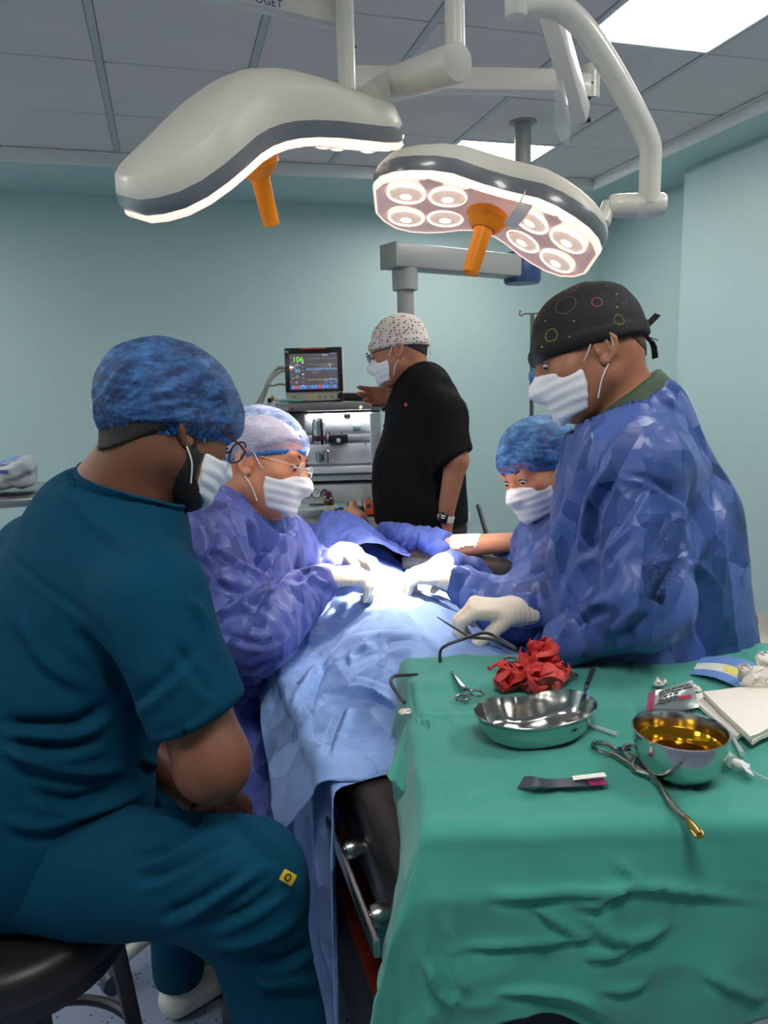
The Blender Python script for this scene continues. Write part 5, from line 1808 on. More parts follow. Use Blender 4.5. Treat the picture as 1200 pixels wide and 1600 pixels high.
class Head:
    def __init__(self, c, R, s=1.0):
        self.c, self.R, self.s = np.asarray(c, float), R, s

    def w(self, x, y, z):
        return self.c + self.R @ (np.array([x, y, z]) * self.s)

    def loc(self, p):
        return ((p - self.c) @ self.R) / self.s

    def skull(self, f, grow=0.0):
        s, R, w = self.s, self.R, self.w
        g = grow
        f.ell(w(0, -.012, .033), (V(.077, .099, .084) + g) * s, R)
        f.ell(w(0, -.045, -.01), (V(.066, .06, .06) + g) * s, R, k=.03)
        return f

    def face(self, f):
        s, R, w = self.s, self.R, self.w
        f.ell(w(0, .030, -.022), V(.064, .064, .088) * s, R, k=.03)
        f.ell(w(0, .058, -.088), V(.028, .030, .024) * s, R, k=.03)
        for m in (-1, 1):
            f.cap(w(m * .050, .0, -.050), w(m * .020, .060, -.090), .023 * s, .018 * s, k=.03)
            f.ell(w(m * .046, .058, -.018), V(.022, .024, .022) * s, R, k=.025)
        f.cap(w(-.040, .080, .032), w(.040, .080, .032), .013 * s, k=.018)
        for m in (-1, 1):
            f.cut(w(m * .032, .104, .010), V(.019, .017, .012) * s, R, k=.014)
        f.cap(w(0, .090, .018), w(0, .112, -.026), .0085 * s, .0135 * s, k=.014)
        for m in (-1, 1):
            f.ell(w(m * .013, .102, -.032), V(.008, .010, .008) * s, R, k=.008)
            f.ell(w(m * .032, .079, .0085), V(.0150, .0150, .0125) * s, R, k=.006)
            er = R @ np.array([[math.cos(m * -.35), math.sin(m * .35), 0], [-math.sin(m * .35), math.cos(m * .35), 0], [0, 0, 1]])
            f.ell(w(m * .072, -.008, .0), V(.010, .016, .024) * s, er, k=.012)
        return f

    def ears(self, t, m):
        rim = [(.009, .010), (.007, .026), (-.006, .035), (-.020, .029), (-.027, .012), (-.024, -.006), (-.015, -.021), (-.003, -.031), (.006, -.024)]
        for sd in (-1, 1):
            f = Field(.005)
            P = lambda y, z, o=0.0: self.w(sd * (.0775 + (.008 - y) * .36 + o), y - .006, z * .82 - .008)
            for (a, b), (c, d) in zip(rim[:-1], rim[1:]):
                f.cap(P(a, b), P(c, d), .0046 * self.s, k=.003)
            f.ell(P(-.008, .002, -.006), V(.0045, .019, .028) * self.s, self.R, k=.006)
            f.cap(P(-.012, .016, -.001), P(-.014, -.010, -.001), .0042 * self.s, k=.005)
            f.ell(P(.008, -.004, .002), V(.005, .005, .007) * self.s, self.R, k=.004)
            f.ell(P(.000, -.026, -.001), V(.005, .009, .009) * self.s, self.R, k=.006)
            part('ear', sculpt(f, .0026, smooth=2), m, t, smooth=180)

    def mask(self, t, loops=True, mats=('mask_paper', 'mask_loop'), drop=0.0):
        s, R, w = self.s, self.R, self.w
        f = Field(.02)
        f.ell(w(0, .040, -.040), V(.068, .070, .078) * s, R).ell(w(0, .062, -.092), V(.036, .040, .034) * s, R)
        f.cap(w(0, .088, -.004), w(0, .116, -.032), .012 * s, .017 * s, k=.02)

        def region(p, cull=False):
            q = self.loc(p)
            top = q[:, 2] - (.004 - .30 * np.abs(q[:, 0]) - drop)
            bot = -.111 + .25 * np.abs(q[:, 0]) - q[:, 2]
            back = (.036 + .25 * np.clip(-q[:, 2] - .05, 0, 1)) - q[:, 1]
            return np.maximum(np.maximum(f(p, cull) - .003, top * s), np.maximum(bot * s, back * s))
        vs, q = nets(region, *f.bounds(.02), .0030)
        vs = relax(vs, q, 4)
        n = vnormals(vs, q)
        l = self.loc(vs)
        vs = vs + n * (.0009 * np.sin(l[:, 2] * 2 * np.pi / .020) * np.clip((l[:, 1] - .03) / .02, 0, 1))[:, None]
        part('face_mask', (vs, q), mats[0], t, smooth=180)
        if loops:
            for m in (-1, 1):
                part('ear_loop', tube(smooth_path([w(m * .064, .034, -.020), w(m * .079, .018, -.002), w(m * .088, -.004, .026), w(m * .090, -.024, .018), w(m * .088, -.026, -.008), w(m * .084, -.012, -.032), w(m * .078, .012, -.058), w(m * .064, .028, -.088)], 36), .0016, 6), mats[1], t)

    def eyes(self, t, look=(0, 1, -.25), lids=.55):
        for m in (-1, 1):
            c = self.w(m * .032, .0835, .0085)
            e = part('eye', ellipsoid(c, V(.0118, .0118, .0075) * self.s, self.R, 16, 10), 'eye_white', t)
            d = unit(self.R @ V(*look))
            part('iris', ellipsoid(c + d * .0068 * self.s + self.R[:, 2] * -.001, V(.0058, .0062, .0056) * self.s, self.R, 12, 8), 'eye_iris', e)
            w = self.w
            part('eyebrow', tube(smooth_path([w(m * .014, .0925, .027), w(m * .030, .0930, .035), w(m * .050, .0795, .030)], 10), [.0022] + [.0034] * 3 + [.003] * 3 + [.002] * 3 if False else .0030, 6), 'hair_dark', t)
            part('eyelash', tube(smooth_path([w(m * .020, .0905, .0095), w(m * .031, .0950, .0135), w(m * .045, .0865, .0075)], 10), .0016, 5), 'hair_dark', t)

    def hair(self, t, m, p0, p1, grow=.004, nape=0.0):
        """hair on the skull above the plane through p0 (front) and p1 (back), in head coordinates"""
        f = Field(.02)
        self.skull(f, grow)
        if nape:
            f.cap(self.w(0, -.034, -.03), self.w(0, -.040, -.085), nape * self.s, k=.02)
        n = unit(V(0, -(p1[1] - p0[1]), (p1[0] - p0[0])))
        if n[2] < 0:
            n = -n

        def g(p, cull=False):
            q = self.loc(p)
            return np.maximum(f(p, cull), -((q - V(0, p0[0], p0[1])) @ n) * self.s)
        part('hair', sculpt(lambda p, c=False: g(p, c), .005, lo=f.bounds()[0], hi=f.bounds()[1], fold=lambda v, nn: .0012 * noise3(v * 260)), m, t, smooth=180)

    def bouffant(self, t, m, band, p0=(.10, .045), p1=(-.105, -.03), puff=(.096, .122, .098), c=(0, -.022, .048), h=.0048, amp=.004):
        s, R, w = self.s, self.R, self.w
        f = Field(.04).ell(w(*c), V(*puff) * s, R)
        self.skull(f, .010)
        n = V(0, -(p1[1] - p0[1]), (p1[0] - p0[0]))
        n = unit(n if n[2] > 0 else -n)

        def pl(p):
            return ((self.loc(p) - V(0, p0[0], p0[1])) @ n) * s

        def g(p, cull=False):
            h_ = pl(p)
            return np.maximum(f(p, cull) + np.clip(.03 - h_, 0, .03) ** 2 * 14, -h_)
        lo, hi = f.bounds()
        vs, q = nets(g, lo, hi, h)
        vs = relax(vs, q, 2)
        nn = vnormals(vs, q)
        hh = pl(vs)
        l = self.loc(vs)
        ang = np.arctan2(l[:, 0], l[:, 1] + .02)
        pleat = np.sin(ang * 46 + 2.0 * noise3(l * 22)) * np.exp(-np.clip(hh, 0, 1) / .022) * .0028
        kx = l - V(.02, -.10, -.02)
        ray = np.sin(np.arctan2(kx[:, 2], np.hypot(kx[:, 0], kx[:, 1])) * 22 + np.arctan2(kx[:, 0], kx[:, 1]) * 12) * np.exp(-np.linalg.norm(kx, axis=1) / .07) * amp * .9
        vs = vs + nn * (amp * ridged(l * V(16, 16, 10) + 3, 2) + amp * .6 * noise3(l * 30) + pleat + ray)[:, None]
        keep = (hh > .0035)[q].any(1)
        part('surgical_cap', (vs, q[keep]), m, t, smooth=180)
        gb = lambda p, cull=False: np.maximum(f(p, cull) + .0085, np.abs(pl(p) - .002) - .0055)
        bv, bq = nets(gb, lo, hi, .0045)
        bn = vnormals(bv, bq)
        bl = self.loc(bv)
        ang = np.arctan2(bl[:, 0], bl[:, 1] + .02)
        part('cap_band', (relax(bv, bq, 1) + bn * (.0022 * np.sin(ang * 70))[:, None], bq), band, t, smooth=180)

    def tied_cap(self, t, m, p0, p1, grow=.009, knot=True, h=.0042, top=.0):
        """fitted cloth cap with a band and a bow at the back"""
        s, R, w = self.s, self.R, self.w
        f = Field(.03)
        self.skull(f, grow)
        f.ell(w(0, -.02, .055 + top), V(.080, .098, .078) * s, R)
        f.cap(w(-.040, .078, .034), w(.040, .078, .034), (.014 + grow * .6) * s, k=.02)
        n = V(0, -(p1[1] - p0[1]), (p1[0] - p0[0]))
        n = unit(n if n[2] > 0 else -n)
        pl = lambda p: ((self.loc(p) - V(0, p0[0], p0[1])) @ n) * s
        g = lambda p, cull=False: np.maximum(f(p, cull), -pl(p))
        lo, hi = f.bounds()
        vs, q = nets(g, lo, hi, h)
        vs = relax(vs, q, 2)
        nn = vnormals(vs, q)
        l = self.loc(vs)
        vs = vs + nn * (.0022 * ridged(l * 14 + 1) + .0012 * noise3(l * 40) + .0035 * (np.abs(pl(vs) - .012) < .012))[:, None]
        o = part('surgical_cap', (vs, q), m, t, smooth=180)
        return o


HAND_F = [  # y across, length, radius, base x
    (.030, .074, .0098, .088), (.010, .082, .0100, .093), (-.010, .076, .0095, .088), (-.028, .060, .0085, .080)]


def hand(f, wrist, fdir, tdir, left, curl=((35, 40, 25),) * 4, thumb=(.55, .75, -.45), tbend=20, s=1.0, spread=.06, r=0.0, k=.006):
    """adds palm, four unequal jointed fingers and a thumb to a field"""
    x = unit(fdir)
    y = unit(np.asarray(tdir) - x * (np.asarray(tdir) @ x))
    z = np.cross(x, y) * (-1 if left else 1)
    B = np.column_stack([x, y, z])
    P = lambda a, b, c: np.asarray(wrist, float) + B @ (np.array([a, b, c]) * s)
    f.cap(P(-.03, 0, 0), P(.02, 0, 0), (.027 + r) * s, (.028 + r) * s, k=.012, flat=(z, 1.25))
    for yy, L, rr, bx in HAND_F:
        f.cap(P(.012, yy * .55, 0), P(bx, yy, 0), (.0145 + r) * s, (.0125 + r) * s, k=.014)
    for (yy, L, rr, bx), (a1, a2, a3) in zip(HAND_F, curl):
        p = P(bx, yy, 0)
        ang = 0
        d0 = unit(V(1, yy / .03 * spread, 0))
        for frac, a, ra, rb in ((.44, a1, 1.08, 1.0), (.31, a2, 1.0, .92), (.25, a3, .92, .78)):
            ang += math.radians(a)
            d = B @ (d0 * math.cos(ang) + V(0, 0, -1) * math.sin(ang))
            q = p + d * L * frac * s
            f.cap(p, q, (rr * ra + r) * s, (rr * rb + r) * s, k=k)
            p = q
    p = P(.020, .024, -.006)
    d0 = unit(V(*thumb))
    for i, (Ls, ra, rb) in enumerate(((.046, .0165, .0130), (.034, .0125, .0110), (.028, .0110, .0088))):
        d = B @ unit(d0 + V(1, -.35, -.1) * (math.radians(tbend) * i))
        q = p + d * Ls * s
        f.cap(p, q, (ra + r) * s, (rb + r) * s, k=.012 if i == 0 else k)
        p = q
    return B


def glove(t, wrist, fdir, tdir, left, arm_dir, s=1.02, h=.0036, **kw):
    f = Field(.008)
    hand(f, wrist, fdir, tdir, left, s=s, **kw)
    a = unit(arm_dir)
    w = np.asarray(wrist, float)
    f.cap(w, w + a * .055, .032, .036, k=.02).cap(w + a * .052, w + a * .060, .0375, .0375, k=.004)
    part('glove', sculpt(f, h, fold=lambda v, n: .0009 * ridged(v * 70) + .0006 * noise3(v * 160)), 'glove_latex', t, smooth=180)


def torso(f, neck, pel, shL, shR, grow=0.0, depth=1.0, belly=1.0, wide=1.0):
    up = unit(neck - pel)
    side = shR - shL
    side = unit(side - up * (side @ up))
    fwd = np.cross(up, side)
    R = np.column_stack([side, fwd, up])
    L = np.linalg.norm(neck - pel)
    P = lambda u: pel + (neck - pel) * u
    f.ell(P(.70) + fwd * .01, V(.165 * wide + grow, .108 * depth + grow, .24 * L / .6 + grow), R)
    f.ell(P(.38) + fwd * .012 * belly, V(.150 * wide + grow, .105 * belly + grow, .22 * L / .6 + grow), R)
    f.ell(P(.04), V(.168 * wide + grow, .118 * depth + grow, .15 + grow), R)
    f.cap(shL * .94 + shR * .06, shR * .94 + shL * .06, .058 + grow * .8, k=.05)
    m = (shL + shR) / 2
    for sh in (shL, shR):
        f.cap(neck * .9 + m * .1, sh * .75 + m * .25, .045 + grow * .7, .052 + grow * .8, k=.06)
    return R


def folds(amp, st=(1, 1, .45), seed=0.0, fr=9.0, fine=1.0, lines=()):
    sk = strokes(lines)

    def fn(v, n):
        return sk(v, n) + amp * (.9 * ridged(v * V(*st) * fr * .6 + seed, 1) - .3 + 1.5 * creases(v, seed, fr * .75, 5, .3, st) + fine * .75 * creases(v, seed + 20, fr * 1.9, 5, .25, st) + fine * .35 * creases(v, seed + 40, fr * 3.6, 4, .2))
    return fn


def halfspace(f, *planes):
    """intersection of a field with half spaces (point, outward normal)"""
    pl = [(np.asarray(p, float), unit(n)) for p, n in planes]

    def g(p, cull=False):
        d = f(p, cull)
        for a, n in pl:
            d = np.maximum(d, (p - a) @ n)
        return d
    return g


def glasses(t, H, m, lens_r=.021, y0=.118, thick=.0016, square=True):
    w = H.w
    o = None
    for s in (-1, 1):
        c = w(s * .033, y0 - .004, .006)
        n = H.R @ unit(V(s * .12, 1, 0))
        ex_ = H.R[:, 0]
        pts = []
        for a in np.linspace(0, 2 * np.pi, 28, endpoint=False):
            ca, sa = math.cos(a), math.sin(a)
            e = 2.6 if square else 2.0
            k = (abs(ca) ** e + abs(sa) ** e) ** (-1 / e)
            pts.append(c + ex_ * ca * k * lens_r * 1.12 + H.R[:, 2] * sa * k * lens_r * .92)
        pts.append(pts[0])
        o = part('glasses_rim', tube(np.array(pts), thick, 6), m, t)
        part('glasses_lens', prism(pts[:-1], n, .0012), 'clear_lens', o)
        part('glasses_temple', tube(smooth_path([c + ex_ * s * lens_r * 1.12, w(s * .074, .08, .010), w(s * .080, -.005, .014), w(s * .080, -.022, .004)], 18), thick * 1.1, 6), m, t)
    part('glasses_bridge', tube(smooth_path([w(-.011, y0 - .003, .010), w(0, y0 + .001, .013), w(.011, y0 - .003, .010)], 8), thick, 6), m, t)
FLOORZ = 0.0


def shoe(t, heel, toe, m, z=0.0, w=.046):
    d = unit(toe - heel)
    f = Field(.03)
    L = np.linalg.norm(toe - heel)
    f.cap(heel + d * .045 + V(0, 0, z + .040), toe - d * .05 + V(0, 0, z + .032), .042, .040, flat=(V(0, 0, 1), 1.15))
    f.cap(heel + d * .05 + V(0, 0, z + .055), heel + d * .5 * L + V(0, 0, z + .052), .038, .034)
    g = halfspace(f, (heel + V(0, 0, z), (0, 0, -1)))
    o = part('shoe', sculpt(g, .006, lo=f.bounds()[0], hi=f.bounds()[1], smooth=2), m, t, smooth=180)
    return o


# ------------------------------------------------------------------ D: standing man on the right
t = thing('person', 'standing man in blue gown, black planet print cap and face mask at the right', 'person', pix(1000, 1085, 1.60) * V(1, 1, 0))
neck, pel = pix(992, 645, 1.56), pix(1000, 1090, 1.60)
shL, shR = pix(1008, 742, 1.41), pix(962, 712, 1.74)
elL, wrL = pix(1012, 940, 1.36), pix(890, 1003, 1.43)
elR, wrR = pix(905, 915, 1.78), pix(806, 955, 1.63)
H = Head(pix(918, 556, 1.53), head_frame(ivec(-.93, -.36, .05), ivec(-.36, .93, .02)), 1.06)
hfw = V(pel[0], pel[1], 0)
f = Field(.025)
torso(f, neck, pel, shL, shR)
f.cap(H.w(0, -.030, -.045), neck, .061, .068, k=.03)
H.skull(f)
H.face(f)
f.cap(shL, elL, .050, .042).cap(elL, wrL, .042, .030).cap(shR, elR, .050, .042).cap(elR, wrR, .042, .030)
side = unit(shR - shL)
for s in (-1, 1):
    hp = pel + side * s * .09 - V(0, 0, .04)
    kn, an = V(hp[0], hp[1], .48), V(hp[0], hp[1], .09)
    f.cap(hp, kn, .080, .055).cap(kn, an, .053, .038).cap(an - V(0, 0, .04), an + ivec(-1, 0, .2) * V(1, 1, 0) * .13 - V(0, 0, .045), .036, .03)
part('body', sculpt(f, .0062, smooth=2), 'skin_tan', t, smooth=180)
H.eyes(t, (0, 1, -.5))
H.ears(t, 'skin_tan')
H.hair(t, 'stubble', (.0, .07), (-.12, -.065), .002, nape=.0625)
H.mask(t, drop=.004)
# planets and stars printed on the cap
capm = bpy.data.materials.new('planet_print')
capm.use_nodes = True
N = NT(capm)
pb_ = N.n['Principled BSDF']
pb_.inputs['Roughness'].default_value = 0.75
geo_ = N.add('ShaderNodeTexCoord')
cur = None
colr = srgb(22, 20, 23)
prints = [((935, 467), .0100, srgb(150, 62, 84)), ((858, 522), .0125, srgb(136, 132, 60)), ((880, 473), .021, srgb(78, 74, 100)), ((972, 500), .0105, srgb(104, 104, 52)), ((836, 496), .009, srgb(140, 56, 80)),
          ((893, 447), .012, srgb(112, 60, 92)), ((975, 462), .013, srgb(52, 52, 96)), ((850, 498), .0016, srgb(180, 176, 60)), ((895, 499), .0016, srgb(180, 176, 60)), ((888, 523), .0018, srgb(150, 150, 60)), ((843, 542), .0016, srgb(200, 190, 110)), ((966, 476), .0018, srgb(160, 150, 60)), ((965, 456), .0016, srgb(160, 150, 60)), ((951, 442), .0016, srgb(140, 120, 70))]
co = H.tied_cap(t, capm, (.092, .022), (-.110, -.004), .010)
dg = bpy.context.evaluated_depsgraph_get()
cap_pts = np.array([v.co[:] for v in co.data.vertices])
off = ORG[co]
for (px, py), r, c_ in prints:
    ry = FW + RT * (px - 600) / FPX + UP * (800 - py) / FPX
    best, bd_ = None, 1e9
    q = cap_pts + off - CAM
    tt = q @ ry / (ry @ ry)
    dist = np.linalg.norm(q - tt[:, None] * ry, axis=1)
    near = np.flatnonzero(dist < .006)
    if not len(near):
        near = np.array([dist.argmin()])
    best = cap_pts[near[tt[near].argmin()]]
    dn = N.add('ShaderNodeVectorMath', operation='DISTANCE')
    N.link(geo_.outputs['Object'], dn.inputs[0])
    dn.inputs[1].default_value = [float(a) for a in best]
    fac = N.math('COMPARE', dn.outputs['Value'], r, .0009) if r > .004 else N.math('LESS_THAN', dn.outputs['Value'], r)
    cur = N.mix(fac, colr if cur is None else cur, c_)
    if r > .02:
        e = N.add('ShaderNodeVectorMath', operation='SUBTRACT')
N.link(cur, pb_.inputs['Base Color'])
# bow at the back
kb = H.w(0.01, -.112, .006)
dn_, bk, sd_ = -H.R[:, 2], -H.R[:, 1], H.R[:, 0]
knot = part('cap_knot', sculpt(Field(.01).ell(kb, (.013, .014, .013)).ell(kb + sd_ * .02, (.018, .010, .012)), .004, fold=lambda v, n: .002 * ridged(v * 60)), capm, t, smooth=180)
for pts, wd in (([kb, kb + bk * .028 + H.R[:, 2] * .012, kb + bk * .050 + H.R[:, 2] * .022], .016), ([kb, kb + bk * .018 + dn_ * .03, kb + bk * .012 + dn_ * .062], .014), ([kb, kb + bk * .008 + H.R[:, 2] * .022, kb + bk * .004 + H.R[:, 2] * .036], .015), ([kb, kb + bk * .016 + dn_ * .016, kb + bk * .030 + dn_ * .028], .015)):
    part('tie_end', ribbon(smooth_path(pts, 8), wd, .002, H.R[:, 2] * .5 + bk * -.3 + sd_ * .6), capm, knot, smooth=60)

# green scrub shirt under the gown
nd = unit(H.w(0, -.03, -.05) - neck)
f2 = Field(.03)
torso(f2, neck, pel, shL, shR, .012)
f2.cap(neck - nd * .02, neck + nd * .030, .092, .076, k=.03)
on_ = ivec(-.60, .80, 0)                      # the way the neck openings face
oc_ = pix(978, 640, 1.56)


def opening(d, p, c, n, r):
    """take a neck opening out of a garment: everything above the plane inside a ball"""
    q = p - c
    rem = np.maximum(-(q @ n), np.sqrt((q * q).sum(1)) - r)
    return np.maximum(d, -rem)


f2.cap(neck - nd * .03, neck + nd * .040, .098, .082, k=.03)
g2 = lambda p, cull=False: np.maximum(np.maximum(f2(p, cull), (p - oc_ - on_ * .030) @ on_), (neck[2] - .18) - p[:, 2])
part('scrub_shirt', sculpt(g2, .006, lo=neck - V(.2, .28, .2), hi=neck + V(.22, .28, .12), fold=lambda v, n: .003 * ridged(v * 22)), 'scrub_green', t, smooth=180)

# gown: yoke, loose back, long sleeves, skirt
f3 = Field(.045)
bkd = ivec(1, 0, .05) * V(1, 1, 0)
torso(f3, neck, pel, shL, shR, .030, 1.15, 1.2)
f3.cap(neck * .45 + pel * .55 + bkd * .075 + V(0, 0, .10), pel + bkd * .095, .135, .150, k=.08, flat=(bkd, .95))
f3.cap(neck * .6 + pel * .4 - bkd * .045, pel - bkd * .07, .12, .13, k=.08)
f3.cap(pel, V(pel[0], pel[1], .62), .185, .17, k=.06, flat=(V(*side[:2], 0), 1.12)).cap(V(pel[0], pel[1], .62), V(pel[0], pel[1], .32), .165, .18, k=.06, flat=(V(*side[:2], 0), 1.1))
f3.cap(shL, elL, .080, .080, k=.05).cap(elL, wrL, .074, .052, k=.03)
f3.cap(shR, elR, .076, .070, k=.05).cap(elR, wrR + unit(elR - wrR) * .035, .066, .046, k=.03)
g3 = lambda p, cull=False: np.maximum(opening(f3(p, cull), p, oc_, on_, .128), -(p[:, 2] - .32))
gv, gq = sculpt(g3, .0058, lo=f3.bounds()[0], hi=f3.bounds()[1], smooth=3, fold=folds(.0075, (1, 1, .45), 11.0, 8.5, .7, lines=[([(975, 660), (935, 715), (905, 790), (880, 870), (860, 960)], -.014, 9), ([(955, 650), (905, 740), (870, 830), (845, 930)], .010, 9), ([(930, 690), (890, 760), (860, 850), (838, 960)], -.010, 8), ([(966, 738), (1012, 748), (1048, 772), (1086, 810)], -.006, 5), ([(966, 742), (934, 790), (926, 840), (930, 870)], -.018, 9), ([(935, 870), (905, 885), (888, 930), (890, 965)], .014, 8), ([(1086, 730), (1082, 800), (1068, 870), (1035, 920), (1016, 960)], -.022, 11), ([(1112, 780), (1098, 840), (1065, 905)], .012, 9), ([(1018, 955), (990, 980), (960, 1004)], -.014, 9), ([(1020, 760), (990, 815), (960, 870)], .008, 6), ([(1062, 790), (1040, 840), (1005, 900)], .007, 6), ([(1118, 715), (1116, 800), (1112, 880)], -.008, 6), ([(1132, 760), (1128, 850), (1122, 930)], .008, 6), ([(1090, 940), (1092, 975), (1095, 1004)], -.010, 6), ([(1070, 870), (1110, 905), (1130, 960)], .009, 8), ([(985, 840), (960, 870), (958, 888)], -.009, 6), ([(870, 1000), (905, 960), (960, 935)], .010, 8), ([(885, 905), (900, 950), (915, 990)], -.010, 8), ([(1000, 650), (1050, 680), (1085, 730)], .006, 7), ([(1030, 620), (1080, 660), (1110, 720)], -.006, 7)]))
part('surgical_gown', (gv, gq), 'gown_blue', t, smooth=180)
part('gown_tie', tube(smooth_path([pix(1040, 592, 1.52), pix(1052, 598, 1.50), pix(1058, 612, 1.50), pix(1066, 628, 1.49)], 14), .0028, 6), 'gown_blue', t)
part('gown_tie', ribbon(smooth_path([pix(1143, 912, 1.60), pix(1158, 930, 1.60), pix(1172, 950, 1.61), pix(1180, 972, 1.61), pix(1176, 992, 1.61)], 18), .012, .0015, UP * .6 + RT * .8), 'gown_blue', t)
glove(t, wrR, ivec(-.96, .10, -.10), ivec(.02, -.30, -.95), False, elR - wrR, curl=((38, 52, 28), (46, 52, 28), (55, 52, 28), (62, 48, 28)), thumb=(.72, .34, -.62), tbend=6, s=1.10, spread=.10, h=.0032)
shoe(t, V(pel[0] + .05, pel[1] - .08, 0), V(pel[0] - .2, pel[1] - .05, 0), 'clog_white')
shoe(t, V(pel[0] + .05, pel[1] + .10, 0), V(pel[0] - .2, pel[1] + .13, 0), 'clog_white')

# ------------------------------------------------------------------ B: elderly surgeon on the left
t = thing('person', 'elderly surgeon in blue gown and pale bouffant cap leaning over the lit field', 'person', pix(330, 1150, 1.9) * V(1, 1, 0))
neck, pel = pix(378, 808, 1.86), pix(325, 1150, 1.88)
shR, shL = pix(312, 872, 1.70), pix(440, 852, 2.02)
elR, wrR = pix(395, 992, 1.62), pix(506, 902, 1.80)
elL, wrL = pix(500, 905, 2.10), pix(548, 868, 1.99)
H = Head(pix(412, 727, 1.83), head_frame(ivec(.955, -.20, -.20), ivec(.16, .97, .05)), 1.03)
f = Field(.025)
torso(f, neck, pel, shL, shR)
f.cap(H.w(0, -.026, -.045), neck, .056, .064, k=.03)
for q in (-.018, .018):
    f.cap(H.w(q, .03, -.085), neck + ivec(.55, -.35, -.2) * .06, .010, .012, k=.025)
H.skull(f)
H.face(f)
f.cap(shL, elL, .050, .042).cap(elL, wrL, .042, .030).cap(shR, elR, .050, .042).cap(elR, wrR, .042, .030)
for s, hp, kn in ((1, V(.04, 1.74, .60), V(.33, 1.66, .56)), (-1, V(.05, 1.92, .60), V(.33, 1.95, .56))):
    an = V(kn[0] - .02, kn[1], .09)
    f.cap(hp, kn, .080, .055).cap(kn, an, .052, .038).cap(an - V(0, 0, .04), an + V(.13, 0, -.045), .036, .03)
part('body', sculpt(f, .0066, smooth=2), 'skin_light', t, smooth=180)
H.eyes(t, (0, 1, -1.0))
H.ears(t, 'skin_light')
H.hair(t, 'hair_grey', (.06, .06), (-.11, -.05), .003)
H.bouffant(t, 'cap_film_pale', 'elastic_blue', (.098, .048), (-.108, -.028), (.088, .112, .090), (0, -.020, .045), amp=.003)
H.mask(t, drop=.010)
glasses(t, H, 'strap_pale', .017, .112, .0008, False)
f2 = Field(.03)
torso(f2, neck, pel, shL, shR, .010)
g2 = lambda p, cull=False: np.maximum(np.maximum(f2(p, cull), .066 - np.linalg.norm(p - neck - ivec(.2, .45, 0) * .03, axis=1)), (neck[2] - .22) - p[:, 2])
part('scrub_shirt', sculpt(g2, .007, lo=neck - V(.25, .3, .24), hi=neck + V(.28, .3, .12), fold=lambda v, n: .003 * ridged(v * 20)), 'gown_blue', t, smooth=180)
f3 = Field(.045)
torso(f3, neck, pel, shL, shR, .032, 1.1, 1.15)
f3.cap(shR, elR, .080, .086, k=.05).cap(elR, wrR + unit(elR - wrR) * .03, .082, .050, k=.03)
f3.cap(shL, elL, .074, .068, k=.05).cap(elL, wrL + unit(elL - wrL) * .03, .062, .046, k=.03)
f3.cap(V(.06, 1.74, .60), V(.22, 1.62, .57), .105, .10, k=.06).cap(V(.22, 1.62, .57), V(.20, 1.55, .30), .10, .12, k=.06).cap(V(.06, 1.92, .60), V(.22, 1.98, .57), .105, .09, k=.06).cap(V(.22, 1.98, .57), V(.2, 1.98, .30), .09, .1, k=.06)
f3.cap(pel, V(pel[0] + .03, pel[1] + .02, .35), .16, .15, k=.07)
op_ax = unit(H.w(0, 0, -.08) - neck + ivec(.35, 0, 0) * .10)
g3 = lambda p, cull=False: np.maximum(np.maximum(f3(p, cull), .088 - np.linalg.norm((p - neck) - np.outer((p - neck) @ op_ax, op_ax), axis=1) - 10 * np.clip(-((p - neck) @ op_ax) - .05, 0, 1)), -(p[:, 2] - .25))
gv, gq = sculpt(g3, .0058, lo=f3.bounds()[0], hi=f3.bounds()[1], smooth=3, fold=folds(.0125, (1, 1, .75), 15.0, 10.0, .7, lines=[([(300, 790), (330, 840), (328, 880)], -.009, 5), ([(328, 850), (370, 880), (420, 900)], .010, 5), ([(272, 860), (320, 880), (345, 905)], -.010, 5), ([(385, 815), (400, 860), (420, 905)], -.013, 5), ([(392, 810), (402, 850), (408, 880)], .012, 4), ([(430, 860), (420, 890), (425, 910)], .011, 4), ([(330, 905), (380, 925), (425, 905)], -.014, 5), ([(360, 945), (400, 930), (430, 908)], .012, 4), ([(378, 985), (400, 950), (420, 920)], -.010, 4), ([(335, 960), (380, 945), (400, 960)], .011, 5), ([(350, 990), (400, 1006), (440, 1000)], -.010, 5), ([(460, 910), (475, 900), (490, 880)], -.011, 5), ([(465, 895), (500, 905), (530, 920)], .010, 5), ([(345, 1060), (390, 1050), (440, 1030)], -.014, 6), ([(350, 1075), (400, 1062), (445, 1050)], .012, 6), ([(360, 1100), (400, 1090), (440, 1085)], -.012, 6), ([(390, 1190), (420, 1140), (440, 1110)], .010, 6)]))
part('surgical_gown', (gv, gq), 'gown_violet', t, smooth=180)
for kx, ky in ((.31, 1.66), (.31, 1.95)):
    shoe(t, V(kx - .07, ky, 0), V(kx + .19, ky, 0), 'clog_white')
glove(t, wrR, ivec(.93, .02, .35), ivec(-.15, .35, .92), False, elR - wrR, curl=((30, 35, 20), (35, 38, 20), (40, 40, 20), (45, 40, 20)), s=1.05)
glove(t, wrL, ivec(.75, -.35, -.55), ivec(.35, .2, -.9), True, elL - wrL, curl=((35, 40, 20), (38, 40, 20), (42, 42, 20), (46, 42, 20)), s=1.02, h=.0042)

